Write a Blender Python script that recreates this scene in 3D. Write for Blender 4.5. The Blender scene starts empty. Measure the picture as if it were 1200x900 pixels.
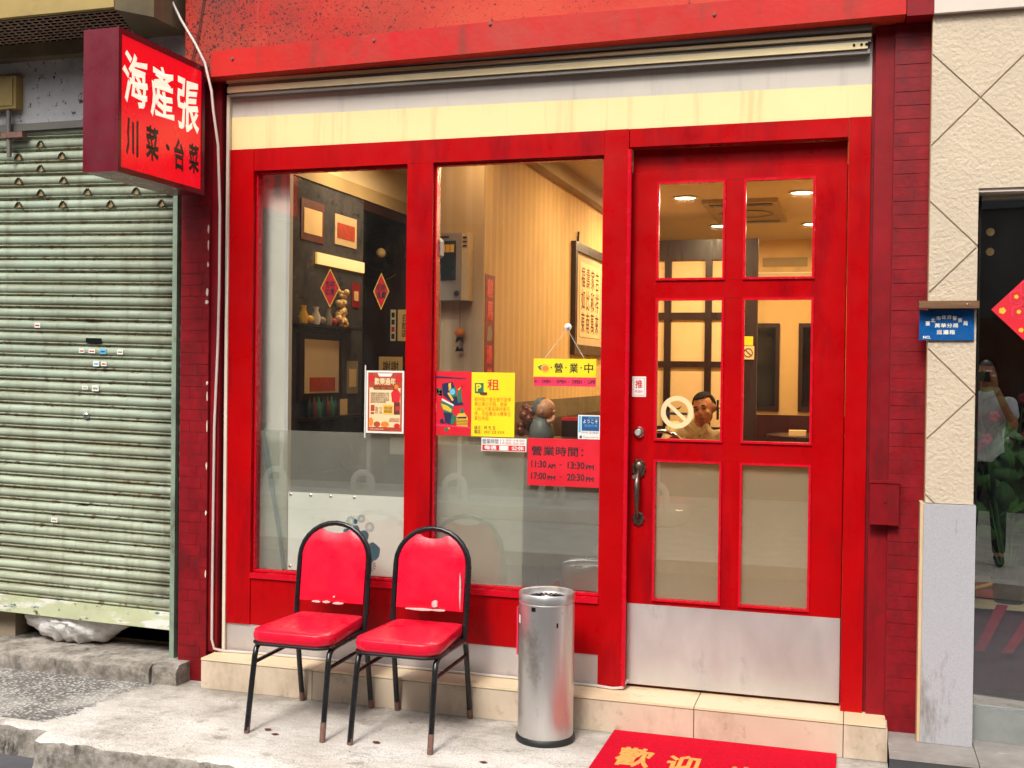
import bpy, bmesh, math, random
from mathutils import Vector, Matrix
random.seed(7)
R = math.radians
SC = bpy.context.scene
COL = SC.collection

# ------------------------------------------------------------------ camera
cam_d = bpy.data.cameras.new('camera')
cam = bpy.data.objects.new('camera', cam_d); COL.objects.link(cam)
YAW, PITCH, ROLL = R(17.039), R(-0.668), R(0.699)
fwd = Vector((-math.sin(YAW)*math.cos(PITCH), math.cos(YAW)*math.cos(PITCH), math.sin(PITCH)))
rgt = Vector((math.cos(YAW), math.sin(YAW), 0)); up = rgt.cross(fwd)
r2 = rgt*math.cos(ROLL) + up*math.sin(ROLL); u2 = up*math.cos(ROLL) - rgt*math.sin(ROLL)
mw = Matrix((r2, u2, -fwd)).transposed().to_4x4(); mw.translation = Vector((0, -5.0, 1.6))
cam.matrix_world = mw
cam_d.sensor_width = 36; cam_d.lens = 1306.55/1200*36
cam_d.clip_start = 0.05; cam_d.clip_end = 600
SC.camera = cam

# ------------------------------------------------------------------ sky, sun, exposure
SUN_EL, SUN_AZ = R(47), R(186)           # azimuth measured clockwise from +Y: the sun stands behind the camera
W = bpy.data.worlds.new('World'); SC.world = W; W.use_nodes = True
nt = W.node_tree; bg = nt.nodes['Background']
sky = nt.nodes.new('ShaderNodeTexSky'); sky.sky_type = 'NISHITA'; sky.sun_disc = False
sky.sun_elevation = SUN_EL; sky.sun_rotation = SUN_AZ
sky.air_density = 1.0; sky.dust_density = 4.0; sky.ozone_density = 1.0
hs = nt.nodes.new('ShaderNodeHueSaturation'); hs.inputs['Saturation'].default_value = 0.12
nt.links.new(sky.outputs[0], hs.inputs['Color']); nt.links.new(hs.outputs[0], bg.inputs[0])
bg.inputs[1].default_value = 0.15
sun_d = bpy.data.lights.new('sun', 'SUN'); sun_d.energy = 1.5; sun_d.angle = R(14); sun_d.color = (1, 0.95, 0.86)
sun = bpy.data.objects.new('sun', sun_d); COL.objects.link(sun)
sd = Vector((math.sin(SUN_AZ)*math.cos(SUN_EL), math.cos(SUN_AZ)*math.cos(SUN_EL), math.sin(SUN_EL)))
sun.rotation_euler = sd.to_track_quat('Z', 'Y').to_euler()
SC.view_settings.view_transform = 'Standard'; SC.view_settings.look = 'None'
SC.view_settings.exposure = 0.76; SC.view_settings.gamma = 1
SC.render.engine = 'CYCLES'
SC.cycles.max_bounces = 8; SC.cycles.transparent_max_bounces = 12; SC.cycles.use_denoising = True
SC.cycles.caustics_reflective = False; SC.cycles.caustics_refractive = False

# ------------------------------------------------------------------ materials
def lin(h):
    h = h.lstrip('#'); out = []
    for i in (0, 2, 4):
        c = int(h[i:i+2], 16)/255
        out.append(c/12.92 if c <= .04045 else ((c+.055)/1.055)**2.4)
    return tuple(out)
MATS = {}
class N:                                   # small node-tree helper
    def __init__(s, name):
        s.m = bpy.data.materials.new(name); s.m.use_nodes = True
        s.t = s.m.node_tree; s.b = s.t.nodes['Principled BSDF']; s.out = s.t.nodes['Material Output']
    def n(s, kind, **kw):
        x = s.t.nodes.new(kind)
        for k, v in kw.items(): setattr(x, k, v)
        return x
    def l(s, a, b): s.t.links.new(a, b)
    def coord(s, stretch=(1, 1, 1), obj=False):
        if obj: o = s.n('ShaderNodeTexCoord').outputs['Object']
        else: o = s.n('ShaderNodeNewGeometry').outputs['Position']
        mp = s.n('ShaderNodeMapping'); mp.inputs['Scale'].default_value = stretch
        s.l(o, mp.inputs['Vector']); return mp.outputs[0]
    def noise(s, vec, scale, detail=4, rough=.6, out='Fac'):
        x = s.n('ShaderNodeTexNoise'); x.inputs['Scale'].default_value = scale
        x.inputs['Detail'].default_value = detail; x.inputs['Roughness'].default_value = rough
        s.l(vec, x.inputs['Vector']); return x.outputs[out]
    def ramp(s, fac, p0, p1, c0=(0, 0, 0), c1=(1, 1, 1)):
        x = s.n('ShaderNodeValToRGB'); e = x.color_ramp.elements
        e[0].position, e[1].position = p0, p1
        e[0].color = (*c0, 1); e[1].color = (*c1, 1)
        s.l(fac, x.inputs[0]); return x.outputs[0]
    def mix(s, fac, a, b):
        x = s.n('ShaderNodeMix', data_type='RGBA')
        if isinstance(fac, (int, float)): x.inputs[0].default_value = fac
        else: s.l(fac, x.inputs[0])
        for v, i in ((a, 6), (b, 7)):
            if isinstance(v, tuple): x.inputs[i].default_value = (*v, 1)
            else: s.l(v, x.inputs[i])
        return x.outputs[2]
    def mul(s, a, b):
        x = s.n('ShaderNodeMath', operation='MULTIPLY')
        for v, i in ((a, 0), (b, 1)):
            if isinstance(v, (int, float)): x.inputs[i].default_value = v
            else: s.l(v, x.inputs[i])
        return x.outputs[0]
def mat(name, c, rough=.5, metal=0, var=.12, vs=5, spots=(), bump=None, stretch=(1, 1, 1), spec=.5, obj=False, coat=0, rvar=.12):
    """Base colour with tone variation, wear spots [(colour, scale, lo, hi, stretch)] and fine relief."""
    if isinstance(c, str): c = lin(c)
    g = N(name); v = g.coord(stretch, obj)
    a = tuple(max(0, x*(1-var)) for x in c); b = tuple(min(1, x*(1+var)) for x in c)
    nz = g.noise(v, vs, 6, .65)
    col = g.mix(g.ramp(nz, .3, .7), a, b)
    for (sc, scale, lo, hi, st) in spots:
        if isinstance(sc, str): sc = lin(sc)
        col = g.mix(g.ramp(g.noise(g.coord(st, obj), scale, 5, .7), lo, hi), col, sc)
    g.l(col, g.b.inputs['Base Color'])
    rr = g.n('ShaderNodeMapRange'); rr.inputs['To Min'].default_value = max(.02, rough-rvar); rr.inputs['To Max'].default_value = min(1, rough+rvar)
    rr.inputs['From Min'].default_value = .25; rr.inputs['From Max'].default_value = .75
    g.l(g.noise(v, vs*2.3, 5), rr.inputs[0]); g.l(rr.outputs[0], g.b.inputs['Roughness'])
    g.b.inputs['Metallic'].default_value = metal; g.b.inputs['Specular IOR Level'].default_value = spec
    g.b.inputs['Coat Weight'].default_value = coat
    if bump:
        bp = g.n('ShaderNodeBump'); bp.inputs['Strength'].default_value = bump[1]; bp.inputs['Distance'].default_value = bump[2] if len(bump) > 2 else .004
        g.l(g.noise(g.coord(stretch, obj), bump[0], 5, .6), bp.inputs['Height']); g.l(bp.outputs[0], g.b.inputs['Normal'])
    MATS[name] = g.m; return g.m
def emit(name, c, strength):
    g = N(name); g.b.inputs['Base Color'].default_value = (.8, .8, .8, 1)
    g.b.inputs['Emission Color'].default_value = (*c, 1); g.b.inputs['Emission Strength'].default_value = strength
    return g.m
def glass(name, tint=(1, 1, 1), film=0, film_col=(.5, .52, .47), f0=.045, dirt=.03, gloss_rough=0.0):
    """Thin sheet: clear or frosted see-through layer under a mirror-like Fresnel reflection."""
    g = N(name); t = g.t; t.nodes.remove(g.b)
    tr = g.n('ShaderNodeBsdfTransparent'); tr.inputs[0].default_value = (*tint, 1)
    df = g.n('ShaderNodeBsdfDiffuse'); df.inputs[0].default_value = (*film_col, 1)
    tl = g.n('ShaderNodeBsdfTranslucent'); tl.inputs[0].default_value = (*film_col, 1)
    m1 = g.n('ShaderNodeMixShader'); m1.inputs[0].default_value = .45
    g.l(df.outputs[0], m1.inputs[1]); g.l(tl.outputs[0], m1.inputs[2])
    m2 = g.n('ShaderNodeMixShader')
    nz = g.noise(g.coord((1, 1, .35)), 3.5, 6, .7)
    mr = g.n('ShaderNodeMapRange'); mr.inputs['From Min'].default_value = .45; mr.inputs['From Max'].default_value = .8
    mr.inputs['To Min'].default_value = film; mr.inputs['To Max'].default_value = min(1, film+dirt)
    g.l(nz, mr.inputs[0]); g.l(mr.outputs[0], m2.inputs[0])
    g.l(tr.outputs[0], m2.inputs[1]); g.l(m1.outputs[0], m2.inputs[2])
    lw = g.n('ShaderNodeLayerWeight'); lw.inputs[0].default_value = .5
    pw = g.n('ShaderNodeMath', operation='POWER'); pw.inputs[1].default_value = 4.0
    g.l(lw.outputs['Facing'], pw.inputs[0])
    fr = g.n('ShaderNodeMapRange'); fr.inputs['To Min'].default_value = f0; g.l(pw.outputs[0], fr.inputs[0])
    gl = g.n('ShaderNodeBsdfGlossy'); gl.inputs['Roughness'].default_value = gloss_rough
    m3 = g.n('ShaderNodeMixShader'); g.l(fr.outputs[0], m3.inputs[0])
    g.l(m2.outputs[0], m3.inputs[1]); g.l(gl.outputs[0], m3.inputs[2]); g.l(m3.outputs[0], g.out.inputs[0])
    MATS[name] = g.m; return g.m

RED = (.385, .0008, .0022); RED2 = (.21, .004, .008)
M = MATS
mat('red_gloss', RED, .32, var=.1, vs=3, spots=[((.48, .002, .004), 3, .5, .8, (1.5, 1, .25)), ((.20, .001, .005), 3.2, .50, .72, (1.4, 1, .3)), ((.50, .03, .03), 26, .70, .80, (1, 1, .25)), ((.13, .004, .006), 60, .745, .79, (1, 1, .6)), ((.55, .36, .30), 42, .80, .82, (1, 1, .8))], bump=(22, .16, .003), rvar=.1, spec=.17)
mat('red_bead', (.55, .003, .015), .25, var=.08, vs=8, spec=.35)
mat('maroon', RED2, .5, spec=.2, var=.22, vs=4, spots=[((.09, .006, .008), 6, .52, .72, (1, 1, .35)), ((.5, .33, .26), 30, .755, .775, (1, 1, .7))], bump=(30, .25, .004))
mat('maroon_tile', (.20, .003, .0075), .5, spec=.28, var=.3, vs=9, spots=[((.10, .004, .007), 7, .50, .70, (1, 1, .6)), ((.25, .003, .007), 4, .52, .75, (1, 1, .5)), ((.36, .08, .07), 45, .70, .78, (1, 1, 1))], bump=(60, .25, .003))
mat('maroon_grout', (.175, .004, .0075), .6, spec=.3, var=.3, vs=14, bump=(50, .3, .003))
mat('sign_maroon', (.13, .006, .016), .3, var=.2, vs=3, spots=[((.4, .2, .2), 26, .755, .775, (1, 1, 1))])
g_ = mat('sign_red', (.70, .004, .006), .28, var=.06, vs=2)
for k_ in ('sign_red',):                      # face of the box sign, given a faint emission
    b_ = M[k_].node_tree.nodes['Principled BSDF']; b_.inputs['Emission Color'].default_value = (1, .004, .022, 1); b_.inputs['Emission Strength'].default_value = .30
mat('lettering_white', (.82, .78, .68), .45, var=.05)
mat('sign_white', (.82, .78, .66), .45, var=.03); b_ = M['sign_white'].node_tree.nodes['Principled BSDF']; b_.inputs['Emission Color'].default_value = (1, .93, .72, 1); b_.inputs['Emission Strength'].default_value = .38
mat('lettering_black', (.012, .011, .012), .4, var=.3, spots=[((.09, .05, .03), 22, .66, .76, (1, 1, 1))])
mat('ink', (.015, .014, .016), .5, var=.2)
mat('steel_plate', (.60, .55, .53), .46, metal=.6, var=.12, vs=2.5, stretch=(1, 1, .5), spots=[((.30, .28, .26), 6, .60, .8, (1, 1, .6)), ((.6, .42, .38), 1.4, .5, .9, (.6, 1, 1)), ((.16, .14, .12), 38, .72, .78, (1, 1, .8))], bump=(30, .06, .002), rvar=.14)
mat('steel_bin', (.68, .66, .64), .36, metal=.92, var=.14, vs=5, stretch=(1, 1, .15), spots=[((.42, .36, .30), 6, .55, .75, (1, 1, .8)), ((.3, .27, .24), 22, .68, .76, (1, 1, 1))], bump=(7, .12, .01))
mat('steel_bright', (.7, .69, .66), .2, metal=1, var=.08)
mat('bronze', (.16, .11, .085), .35, metal=.9, var=.35, vs=60, bump=(120, .5, .003))
mat('chair_frame', (.010, .010, .012), .28, var=.3, spots=[((.11, .06, .045), 42, .72, .80, (1, 1, 1))])
mat('rusty_metal', (.17, .085, .065), .7, var=.35, vs=50, bump=(90, .5, .002))
mat('rust_dark', '#2e2015', .8, var=.3, vs=40)
mat('rust_pale', '#8d7a50', .8, var=.3, vs=60)
mat('chair_vinyl', (.70, .004, .030), .33, var=.10, vs=5, bump=(11, .35, .008), spots=[((.75, .08, .1), 50, .755, .77, (1, 1, 1))])
mat('foam', (.62, .45, .42), .9, var=.2, vs=60, bump=(120, .6, .003))
mat('black_rubber', (.012, .012, .013), .5)
mat('chrome', (.6, .58, .56), .2, metal=1, var=.05)
mat('cream_board', '#e3cd93', .5, var=.05, vs=2, spots=[('#c0a36c', 5, .55, .85, (2.5, 1, .12)), ('#8d7346', 24, .74, .80, (1, 1, .4))])
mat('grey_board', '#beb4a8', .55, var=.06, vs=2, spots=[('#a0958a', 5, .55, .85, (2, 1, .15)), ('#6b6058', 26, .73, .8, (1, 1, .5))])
mat('rail_cream', '#c9b78c', .45, var=.15, vs=6, stretch=(.3, 1, 1), metal=.2)
mat('rail_grey', '#77726c', .45, var=.2, vs=6, metal=.5, stretch=(.3, 1, 1))
mat('black_gap', (.008, .008, .009), .8, var=.2, spec=.1)
mat('white_strip', '#d9c9b4', .5, var=.12, spots=[('#8a6a55', 12, .66, .8, (1, 1, .3))])
mat('cable_white', '#c9bcb4', .45, var=.1)
mat('cable_dark', '#3a2c28', .5, var=.1)
mat('step_tile', '#c9b6a0', .42, var=.09, vs=3, spots=[('#9a8670', 4, .52, .8, (1, 1, .5)), ('#7b6a56', 9, .60, .8, (1, 1, 1)), ('#5c5045', 40, .745, .79, (1, 1, 1))], bump=(30, .08, .003))
mat('step_tread', '#dcc7a2', .4, var=.06, vs=3, spots=[('#a08c6c', 6, .56, .8, (1, 1, 1)), ('#6b5a44', 30, .70, .76, (1, 1, 1))])
mat('grout', '#5f564c', .9, var=.3, vs=30)
mat('doormat_red', (.60, .003, .022), .95, var=.16, vs=70, bump=(260, .9, .006), spec=.1)
mat('doormat_gold', (.72, .36, .10), .95, var=.15, vs=60, bump=(260, .8, .005), spec=.1)
mat('shutter_trim', '#7f8f7c', .5, var=.25, vs=8, spots=[('#4a3a2a', 10, .56, .7, (1, 1, .4))])
mat('shutter_bar', '#b9bd98', .55, var=.15, vs=5, spots=[('#dcd8cf', 5, .52, .6, (.5, 1, 2)), ('#2f6478', 14, .62, .66, (.6, 1, 1.4)), ('#54402a', 22, .63, .68, (.7, 1, 1)), ('#3b3327', 3, .6, .8, (1, 1, 1))], bump=(30, .3, .003))
mat('granite', '#a9a7ab', .4, var=.10, vs=160, spots=[('#8b898e', 210, .55, .68, (1, 1, 1)), ('#6f655a', 6, .55, .72, (1.4, 1, .3))], rvar=.08)
mat('white_render', '#c3b29b', .85, var=.05, vs=4, bump=(62, .75, .010), spots=[('#b9a48a', 3.5, .62, .9, (1, 1, .5))])
mat('render_back', '#c2b29c', .9, var=.15, vs=10)
mat('smooth_plaster', '#cbbdb0', .7, var=.05, vs=3, bump=(20, .1, .003))
mat('beige_edge', '#cdb089', .6, var=.1, vs=8)
mat('dark_ledge', '#3a3a3d', .5, var=.2, vs=8, bump=(40, .2, .003))
mat('ledge_top', '#8c857f', .6, var=.25, vs=7, spots=[('#c7beb4', 10, .6, .75, (.5, 1, 1))], bump=(40, .3, .004))
mat('weathered_wood', '#6b4a2c', .7, var=.35, vs=8, stretch=(.3, 1, 3), bump=(40, .5, .004))
mat('enamel_blue', '#0d5190', .3, var=.15, vs=9, spots=[('#1c3040', 18, .62, .74, (1, 1, 1)), ('#2f7fc0', 7, .64, .85, (1, 1, 1))])
mat('khaki_metal', '#6d6248', .6, var=.3, vs=4, spots=[('#33291d', 6, .58, .8, (1, 1, .5))], bump=(30, .2, .004))
mat('yellow_metal', '#9c8449', .55, var=.15, vs=4, spots=[('#6d542b', 7, .62, .85, (.5, 1, 1))])
mat('grille_wire', '#b59c8c', .6, var=.2)
mat('concrete_stained', '#b4b3b2', .85, var=.22, vs=2.5, spots=[('#2c2824', 26, .585, .64, (1, 1, .8)), ('#5d5346', 2.2, .52, .8, (1, 1, 1))], bump=(45, .35, .006))
mat('opposite_wall', '#35322f', .8, var=.25, vs=1.2)
mat('opposite_glass', '#15181b', .1)
mat('kerb_pale', '#e2ddd2', .8, var=.1, vs=5)
mat('kerb_concrete', '#c4bdb0', .85, var=.2, vs=5, bump=(30, .4, .008))
mat('asphalt', '#57555a', .9, var=.2, vs=3, bump=(120, .5, .006))
mat('white_paint', '#d8d6d0', .4, var=.06)
mat('plastic_bag', '#d6d2cf', .35, var=.06, vs=6, bump=(18, .6, .03))
mat('cardboard', '#8a7a68', .8, var=.15)
mat('dark_void', '#080707', .9, var=.2, spec=.02)  # near-black colour stands in for the darkness of unlit hollows
mat('wood_dark', '#2b1410', .35, var=.3, vs=5, stretch=(3, 3, .4), bump=(40, .1, .002))
mat('wood_red', '#3a0f0c', .35, var=.25, vs=4)
mat('ceiling_paint', '#c9b595', .8, var=.04)
mat('cornice_paint', '#a08a63', .7, var=.08)
mat('plain_tan', '#c3ab86', .8, var=.05)
mat('floor_tile_dark', '#51402f', .4, var=.15)
mat('white_board', '#ecebdc', .5, var=.08, vs=3, spots=[('#9a9480', 8, .66, .85, (1, 1, 1))])
mat('print_teal', '#14707e', .5, var=.2, vs=14)
mat('paper_white', '#dedad2', .7, var=.04)
mat('paper_cream', '#e2c493', .7, var=.06)
mat('paper_red', (.62, .004, .018), .55, var=.08, vs=4)
mat('banner_bright', (.85, .012, .05), .4, var=.04)
mat('paper_yellow', (.86, .62, .004), .55, var=.05, vs=4)
mat('paper_pink', (.75, .03, .09), .5, var=.05)
mat('print_rust', '#a63c22', .6, var=.25, vs=30)
mat('print_orange', '#dc7a24', .6, var=.2, vs=30)
mat('print_brown', '#5d2a1c', .6, var=.2, vs=40)
mat('print_green', '#1f6b4c', .6, var=.2, vs=30)
mat('print_navy', '#141c46', .6, var=.2, vs=30)
mat('print_gold', '#e0ad2e', .6, var=.1)
mat('print_red', '#c81420', .6, var=.1)
mat('print_blue', '#1f4f88', .5, var=.08)
mat('print_lightblue', '#5fb3d6', .5, var=.08)
mat('lettering_gold', '#e8b13c', .5, var=.1)
mat('lettering_orange', '#c96a10', .6, var=.1)
mat('banner_dark', '#8a0a14', .6, var=.2, vs=20)
mat('device_grey', '#8d8578', .5, var=.08)
mat('device_dark', '#1c2b30', .25, var=.1)
mat('device_cream', '#c9b184', .5, var=.08)
mat('handset_white', '#d8d3c7', .4, var=.05)
mat('skin_tan', '#b9805a', .5, var=.08, vs=20)
mat('skin_pale', '#b07a56', .5, var=.08, vs=20)
mat('hair_dark', '#0d0907', .8, spec=.15, var=.3, vs=60)
mat('hair_black', '#0c0a0a', .5, var=.3, vs=60)
mat('shirt_cream', '#b9a77f', .8, var=.18, vs=26, spots=[('#8a7550', 34, .56, .64, (3, 1, .3)), ('#5d4a2c', 30, .66, .72, (1, 1, 1))])
mat('shirt_white', '#c9ccd0', .8, var=.06)
mat('trousers_dark', '#22262e', .8, var=.1)
mat('figurine_robe', '#626b66', .5, var=.12)
mat('figurine_skin', '#c08a62', .5, var=.08)
mat('figurine_brown', '#6a2c12', .4, var=.3, vs=40)
mat('leaf_green', (.06, .15, .035), .45, var=.35, vs=12)
mat('leaf_pale', (.12, .16, .05), .5, var=.3, vs=12)
mat('flower_red', (.45, .008, .03), .6, var=.2, vs=40)
mat('cloth_maroon', '#5b2a35', .8, var=.15, vs=6, stretch=(3, 3, .4))
mat('window_frame_silver', '#a3a7a4', .4, metal=.6, var=.12, vs=8)
mat('stone_dark', '#47464b', .18, var=.4, vs=9, spots=[('#6d6152', 14, .6, .75, (1, 1, 2)), ('#17120f', 8, .58, .75, (1, 1, 2))])
mat('metal_dark', '#26211d', .4, metal=.6, var=.2)
mat('mirror_panel', '#0f0d0b', .12, var=.2)
glass('window_glass', (.97, .98, .97), film=.004, f0=.125, dirt=.025)
glass('frosted_film', (.95, .96, .93), film=.23, film_col=(.86, .86, .78), f0=.11, dirt=.10)
glass('door_film', (.95, .93, .88), film=.60, film_col=(.72, .60, .42), f0=.10, dirt=.12)
glass('shop_glass', (.92, .95, .94), film=.0, f0=.30, dirt=.02)
glass('frame_glass', (.95, .95, .92), film=.02, f0=.10, dirt=.02)
M['lamp_warm'] = emit('lamp_warm', (1, .82, .52), 14)
M['bronze_glow'] = emit('bronze_glow', (1, .55, .12), .12)
M['cove_glow'] = emit('cove_glow', (1, .46, .06), .55)

# striped wallpaper
def wallpaper(name, c1, c2, axis):
    g = N(name); sx = g.n('ShaderNodeSeparateXYZ'); g.l(g.n('ShaderNodeNewGeometry').outputs['Position'], sx.inputs[0])
    x = g.mul(sx.outputs[axis], 2*math.pi/.11); s = g.n('ShaderNodeMath', operation='SINE'); g.l(x, s.inputs[0])
    col = g.mix(g.ramp(s.outputs[0], .25, .75), lin(c1), lin(c2))
    nz = g.noise(g.coord((1, 1, .4)), 3, 5)
    col = g.mix(g.ramp(nz, .5, .85), col, lin('#a58a5c'))
    g.l(col, g.b.inputs['Base Color']); g.b.inputs['Roughness'].default_value = .8
    M[name] = g.m
wallpaper('wallpaper_side', '#d3ae71', '#dcba80', 1)
wallpaper('wallpaper_pier', '#b39a78', '#bda686', 0)

# painted shutter slats: rust gathers along the seams (object-space height inside one slat)
def slat_paint():
    g = N('shutter_paint'); p = g.coord(); sx = g.n('ShaderNodeSeparateXYZ')
    g.l(g.n('ShaderNodeTexCoord').outputs['Object'], sx.inputs[0])
    col = g.mix(g.ramp(g.noise(g.coord((.4, 1, 1)), 2.2, 6), .3, .7), lin('#8f9e8c'), lin('#b0baa4'))
    sep = g.n('ShaderNodeSeparateXYZ'); g.l(p, sep.inputs[0])
    low = g.n('ShaderNodeMapRange'); low.inputs['From Min'].default_value = 1.3; low.inputs['From Max'].default_value = .2
    g.l(sep.outputs[2], low.inputs[0])
    col = g.mix(g.mul(low.outputs[0], .75), col, lin('#bfc2a8'))
    d = g.n('ShaderNodeMath', operation='SUBTRACT'); g.l(sx.outputs[2], d.inputs[0]); d.inputs[1].default_value = .040
    a = g.n('ShaderNodeMath', operation='ABSOLUTE'); g.l(d.outputs[0], a.inputs[0])
    edge = g.n('ShaderNodeMapRange'); edge.inputs['From Min'].default_value = .008; edge.inputs['From Max'].default_value = .026
    g.l(a.outputs[0], edge.inputs[0])
    def thr(scale, base, gain, st, width):
        nz = g.noise(g.coord(st), scale, 6, .72)
        e = g.mul(edge.outputs[0], gain); s = g.n('ShaderNodeMath', operation='ADD'); g.l(nz, s.inputs[0]); g.l(e, s.inputs[1])
        return g.ramp(s.outputs[0], base, base+width)
    col = g.mix(g.mul(thr(4, .60, .28, (.3, 1, 1), .24), .7), col, lin('#6f6848'))
    col = g.mix(thr(34, .72, .19, (.8, 1, 1), .05), col, lin('#5a3d1f'))
    col = g.mix(thr(12, .765, .17, (.25, 1, 1.5), .06), col, lin('#3a2c1c'))
    col = g.mix(g.mul(g.ramp(g.noise(g.coord((.25, 1, 2)), 5, 6, .75), .42, .64), .65), col, lin('#77765e'))
    col = g.mix(g.mul(g.ramp(g.noise(g.coord((5, 1, .35)), 3.2, 6, .7), .50, .70), .5), col, lin('#6d6a52'))
    col = g.mix(g.ramp(g.noise(g.coord((1, 1, .6)), 46, 4, .7), .70, .75), col, lin('#4d351d'))
    pale = g.ramp(g.noise(g.coord((.6, 1, 1.5)), 6, 5, .7), .68, .72)
    col = g.mix(g.mul(pale, .7), col, lin('#d9cfc4'))
    grime = g.n('ShaderNodeMapRange'); grime.inputs['From Min'].default_value = -3.62; grime.inputs['From Max'].default_value = -3.36
    g.l(sep.outputs[0], grime.inputs[0])
    gr = g.mul(g.mul(grime.outputs[0], grime.outputs[0]), g.ramp(g.noise(g.coord((1, 1, .8)), 4, 5), .35, .65))
    col = g.mix(gr, col, lin('#3b3327'))
    blue = g.mul(g.ramp(g.noise(g.coord((.5, 1, 1.4)), 12, 5, .75), .60, .63), g.ramp(sep.outputs[2], .33, .43, (1, 1, 1), (0, 0, 0)))
    col = g.mix(blue, col, lin('#2f6478'))
    g.l(col, g.b.inputs['Base Color']); g.b.inputs['Roughness'].default_value = .5
    bp = g.n('ShaderNodeBump'); bp.inputs['Strength'].default_value = .3; bp.inputs['Distance'].default_value = .003
    g.l(g.noise(p, 25, 5), bp.inputs['Height']); g.l(bp.outputs[0], g.b.inputs['Normal'])
    M['shutter_paint'] = g.m
slat_paint()

# faded red fascia, sprinkled with black specks
def fascia_paint():
    g = N('fascia_paint')
    col = g.mix(g.ramp(g.noise(g.coord((.6, 1, 1.2)), 1.6, 5, .6), .38, .62), (.46, .008, .005), (.53, .050, .022))
    col = g.mix(g.ramp(g.noise(g.coord((3, 1, .5)), 3, 5, .65), .60, .8), col, (.60, .10, .055))
    sep = g.n('ShaderNodeSeparateXYZ'); g.l(g.coord(), sep.inputs[0])
    left = g.n('ShaderNodeMapRange'); left.inputs['From Min'].default_value = -1.5; left.inputs['From Max'].default_value = -3.1; g.l(sep.outputs[0], left.inputs[0])
    col = g.mix(g.mul(g.ramp(g.noise(g.coord((1, 1, .4)), 3.5, 5), .34, .68), left.outputs[0]), col, (.15, .032, .022))
    for sc, lo in ((70, .65), (130, .665)):
        s = g.mul(left.outputs[0], .075); ad = g.n('ShaderNodeMath', operation='ADD'); g.l(g.noise(g.coord(), sc, 3, .6), ad.inputs[0]); g.l(s, ad.inputs[1])
        col = g.mix(g.ramp(ad.outputs[0], lo, lo+.03), col, (.05, .012, .010))
    g.l(col, g.b.inputs['Base Color']); g.b.inputs['Roughness'].default_value = .55; g.b.inputs['Specular IOR Level'].default_value = .25
    bp = g.n('ShaderNodeBump'); bp.inputs['Strength'].default_value = .3; bp.inputs['Distance'].default_value = .004
    g.l(g.noise(g.coord(), 30, 5), bp.inputs['Height']); g.l(bp.outputs[0], g.b.inputs['Normal'])
    M['fascia_paint'] = g.m
fascia_paint()

mat('fascia_lower', (.46, .010, .006), .5, spec=.25, var=.15, vs=1.5, spots=[((.40, .035, .025), 2.2, .45, .65, (.7, 1, 1)), ((.50, .002, .006), 1.1, .52, .62, (.8, 1, .8)), ((.10, .02, .015), 85, .64, .68, (1, 1, 1)), ((.22, .03, .02), 5, .56, .75, (2, 1, .3))], bump=(30, .3, .004))
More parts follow.
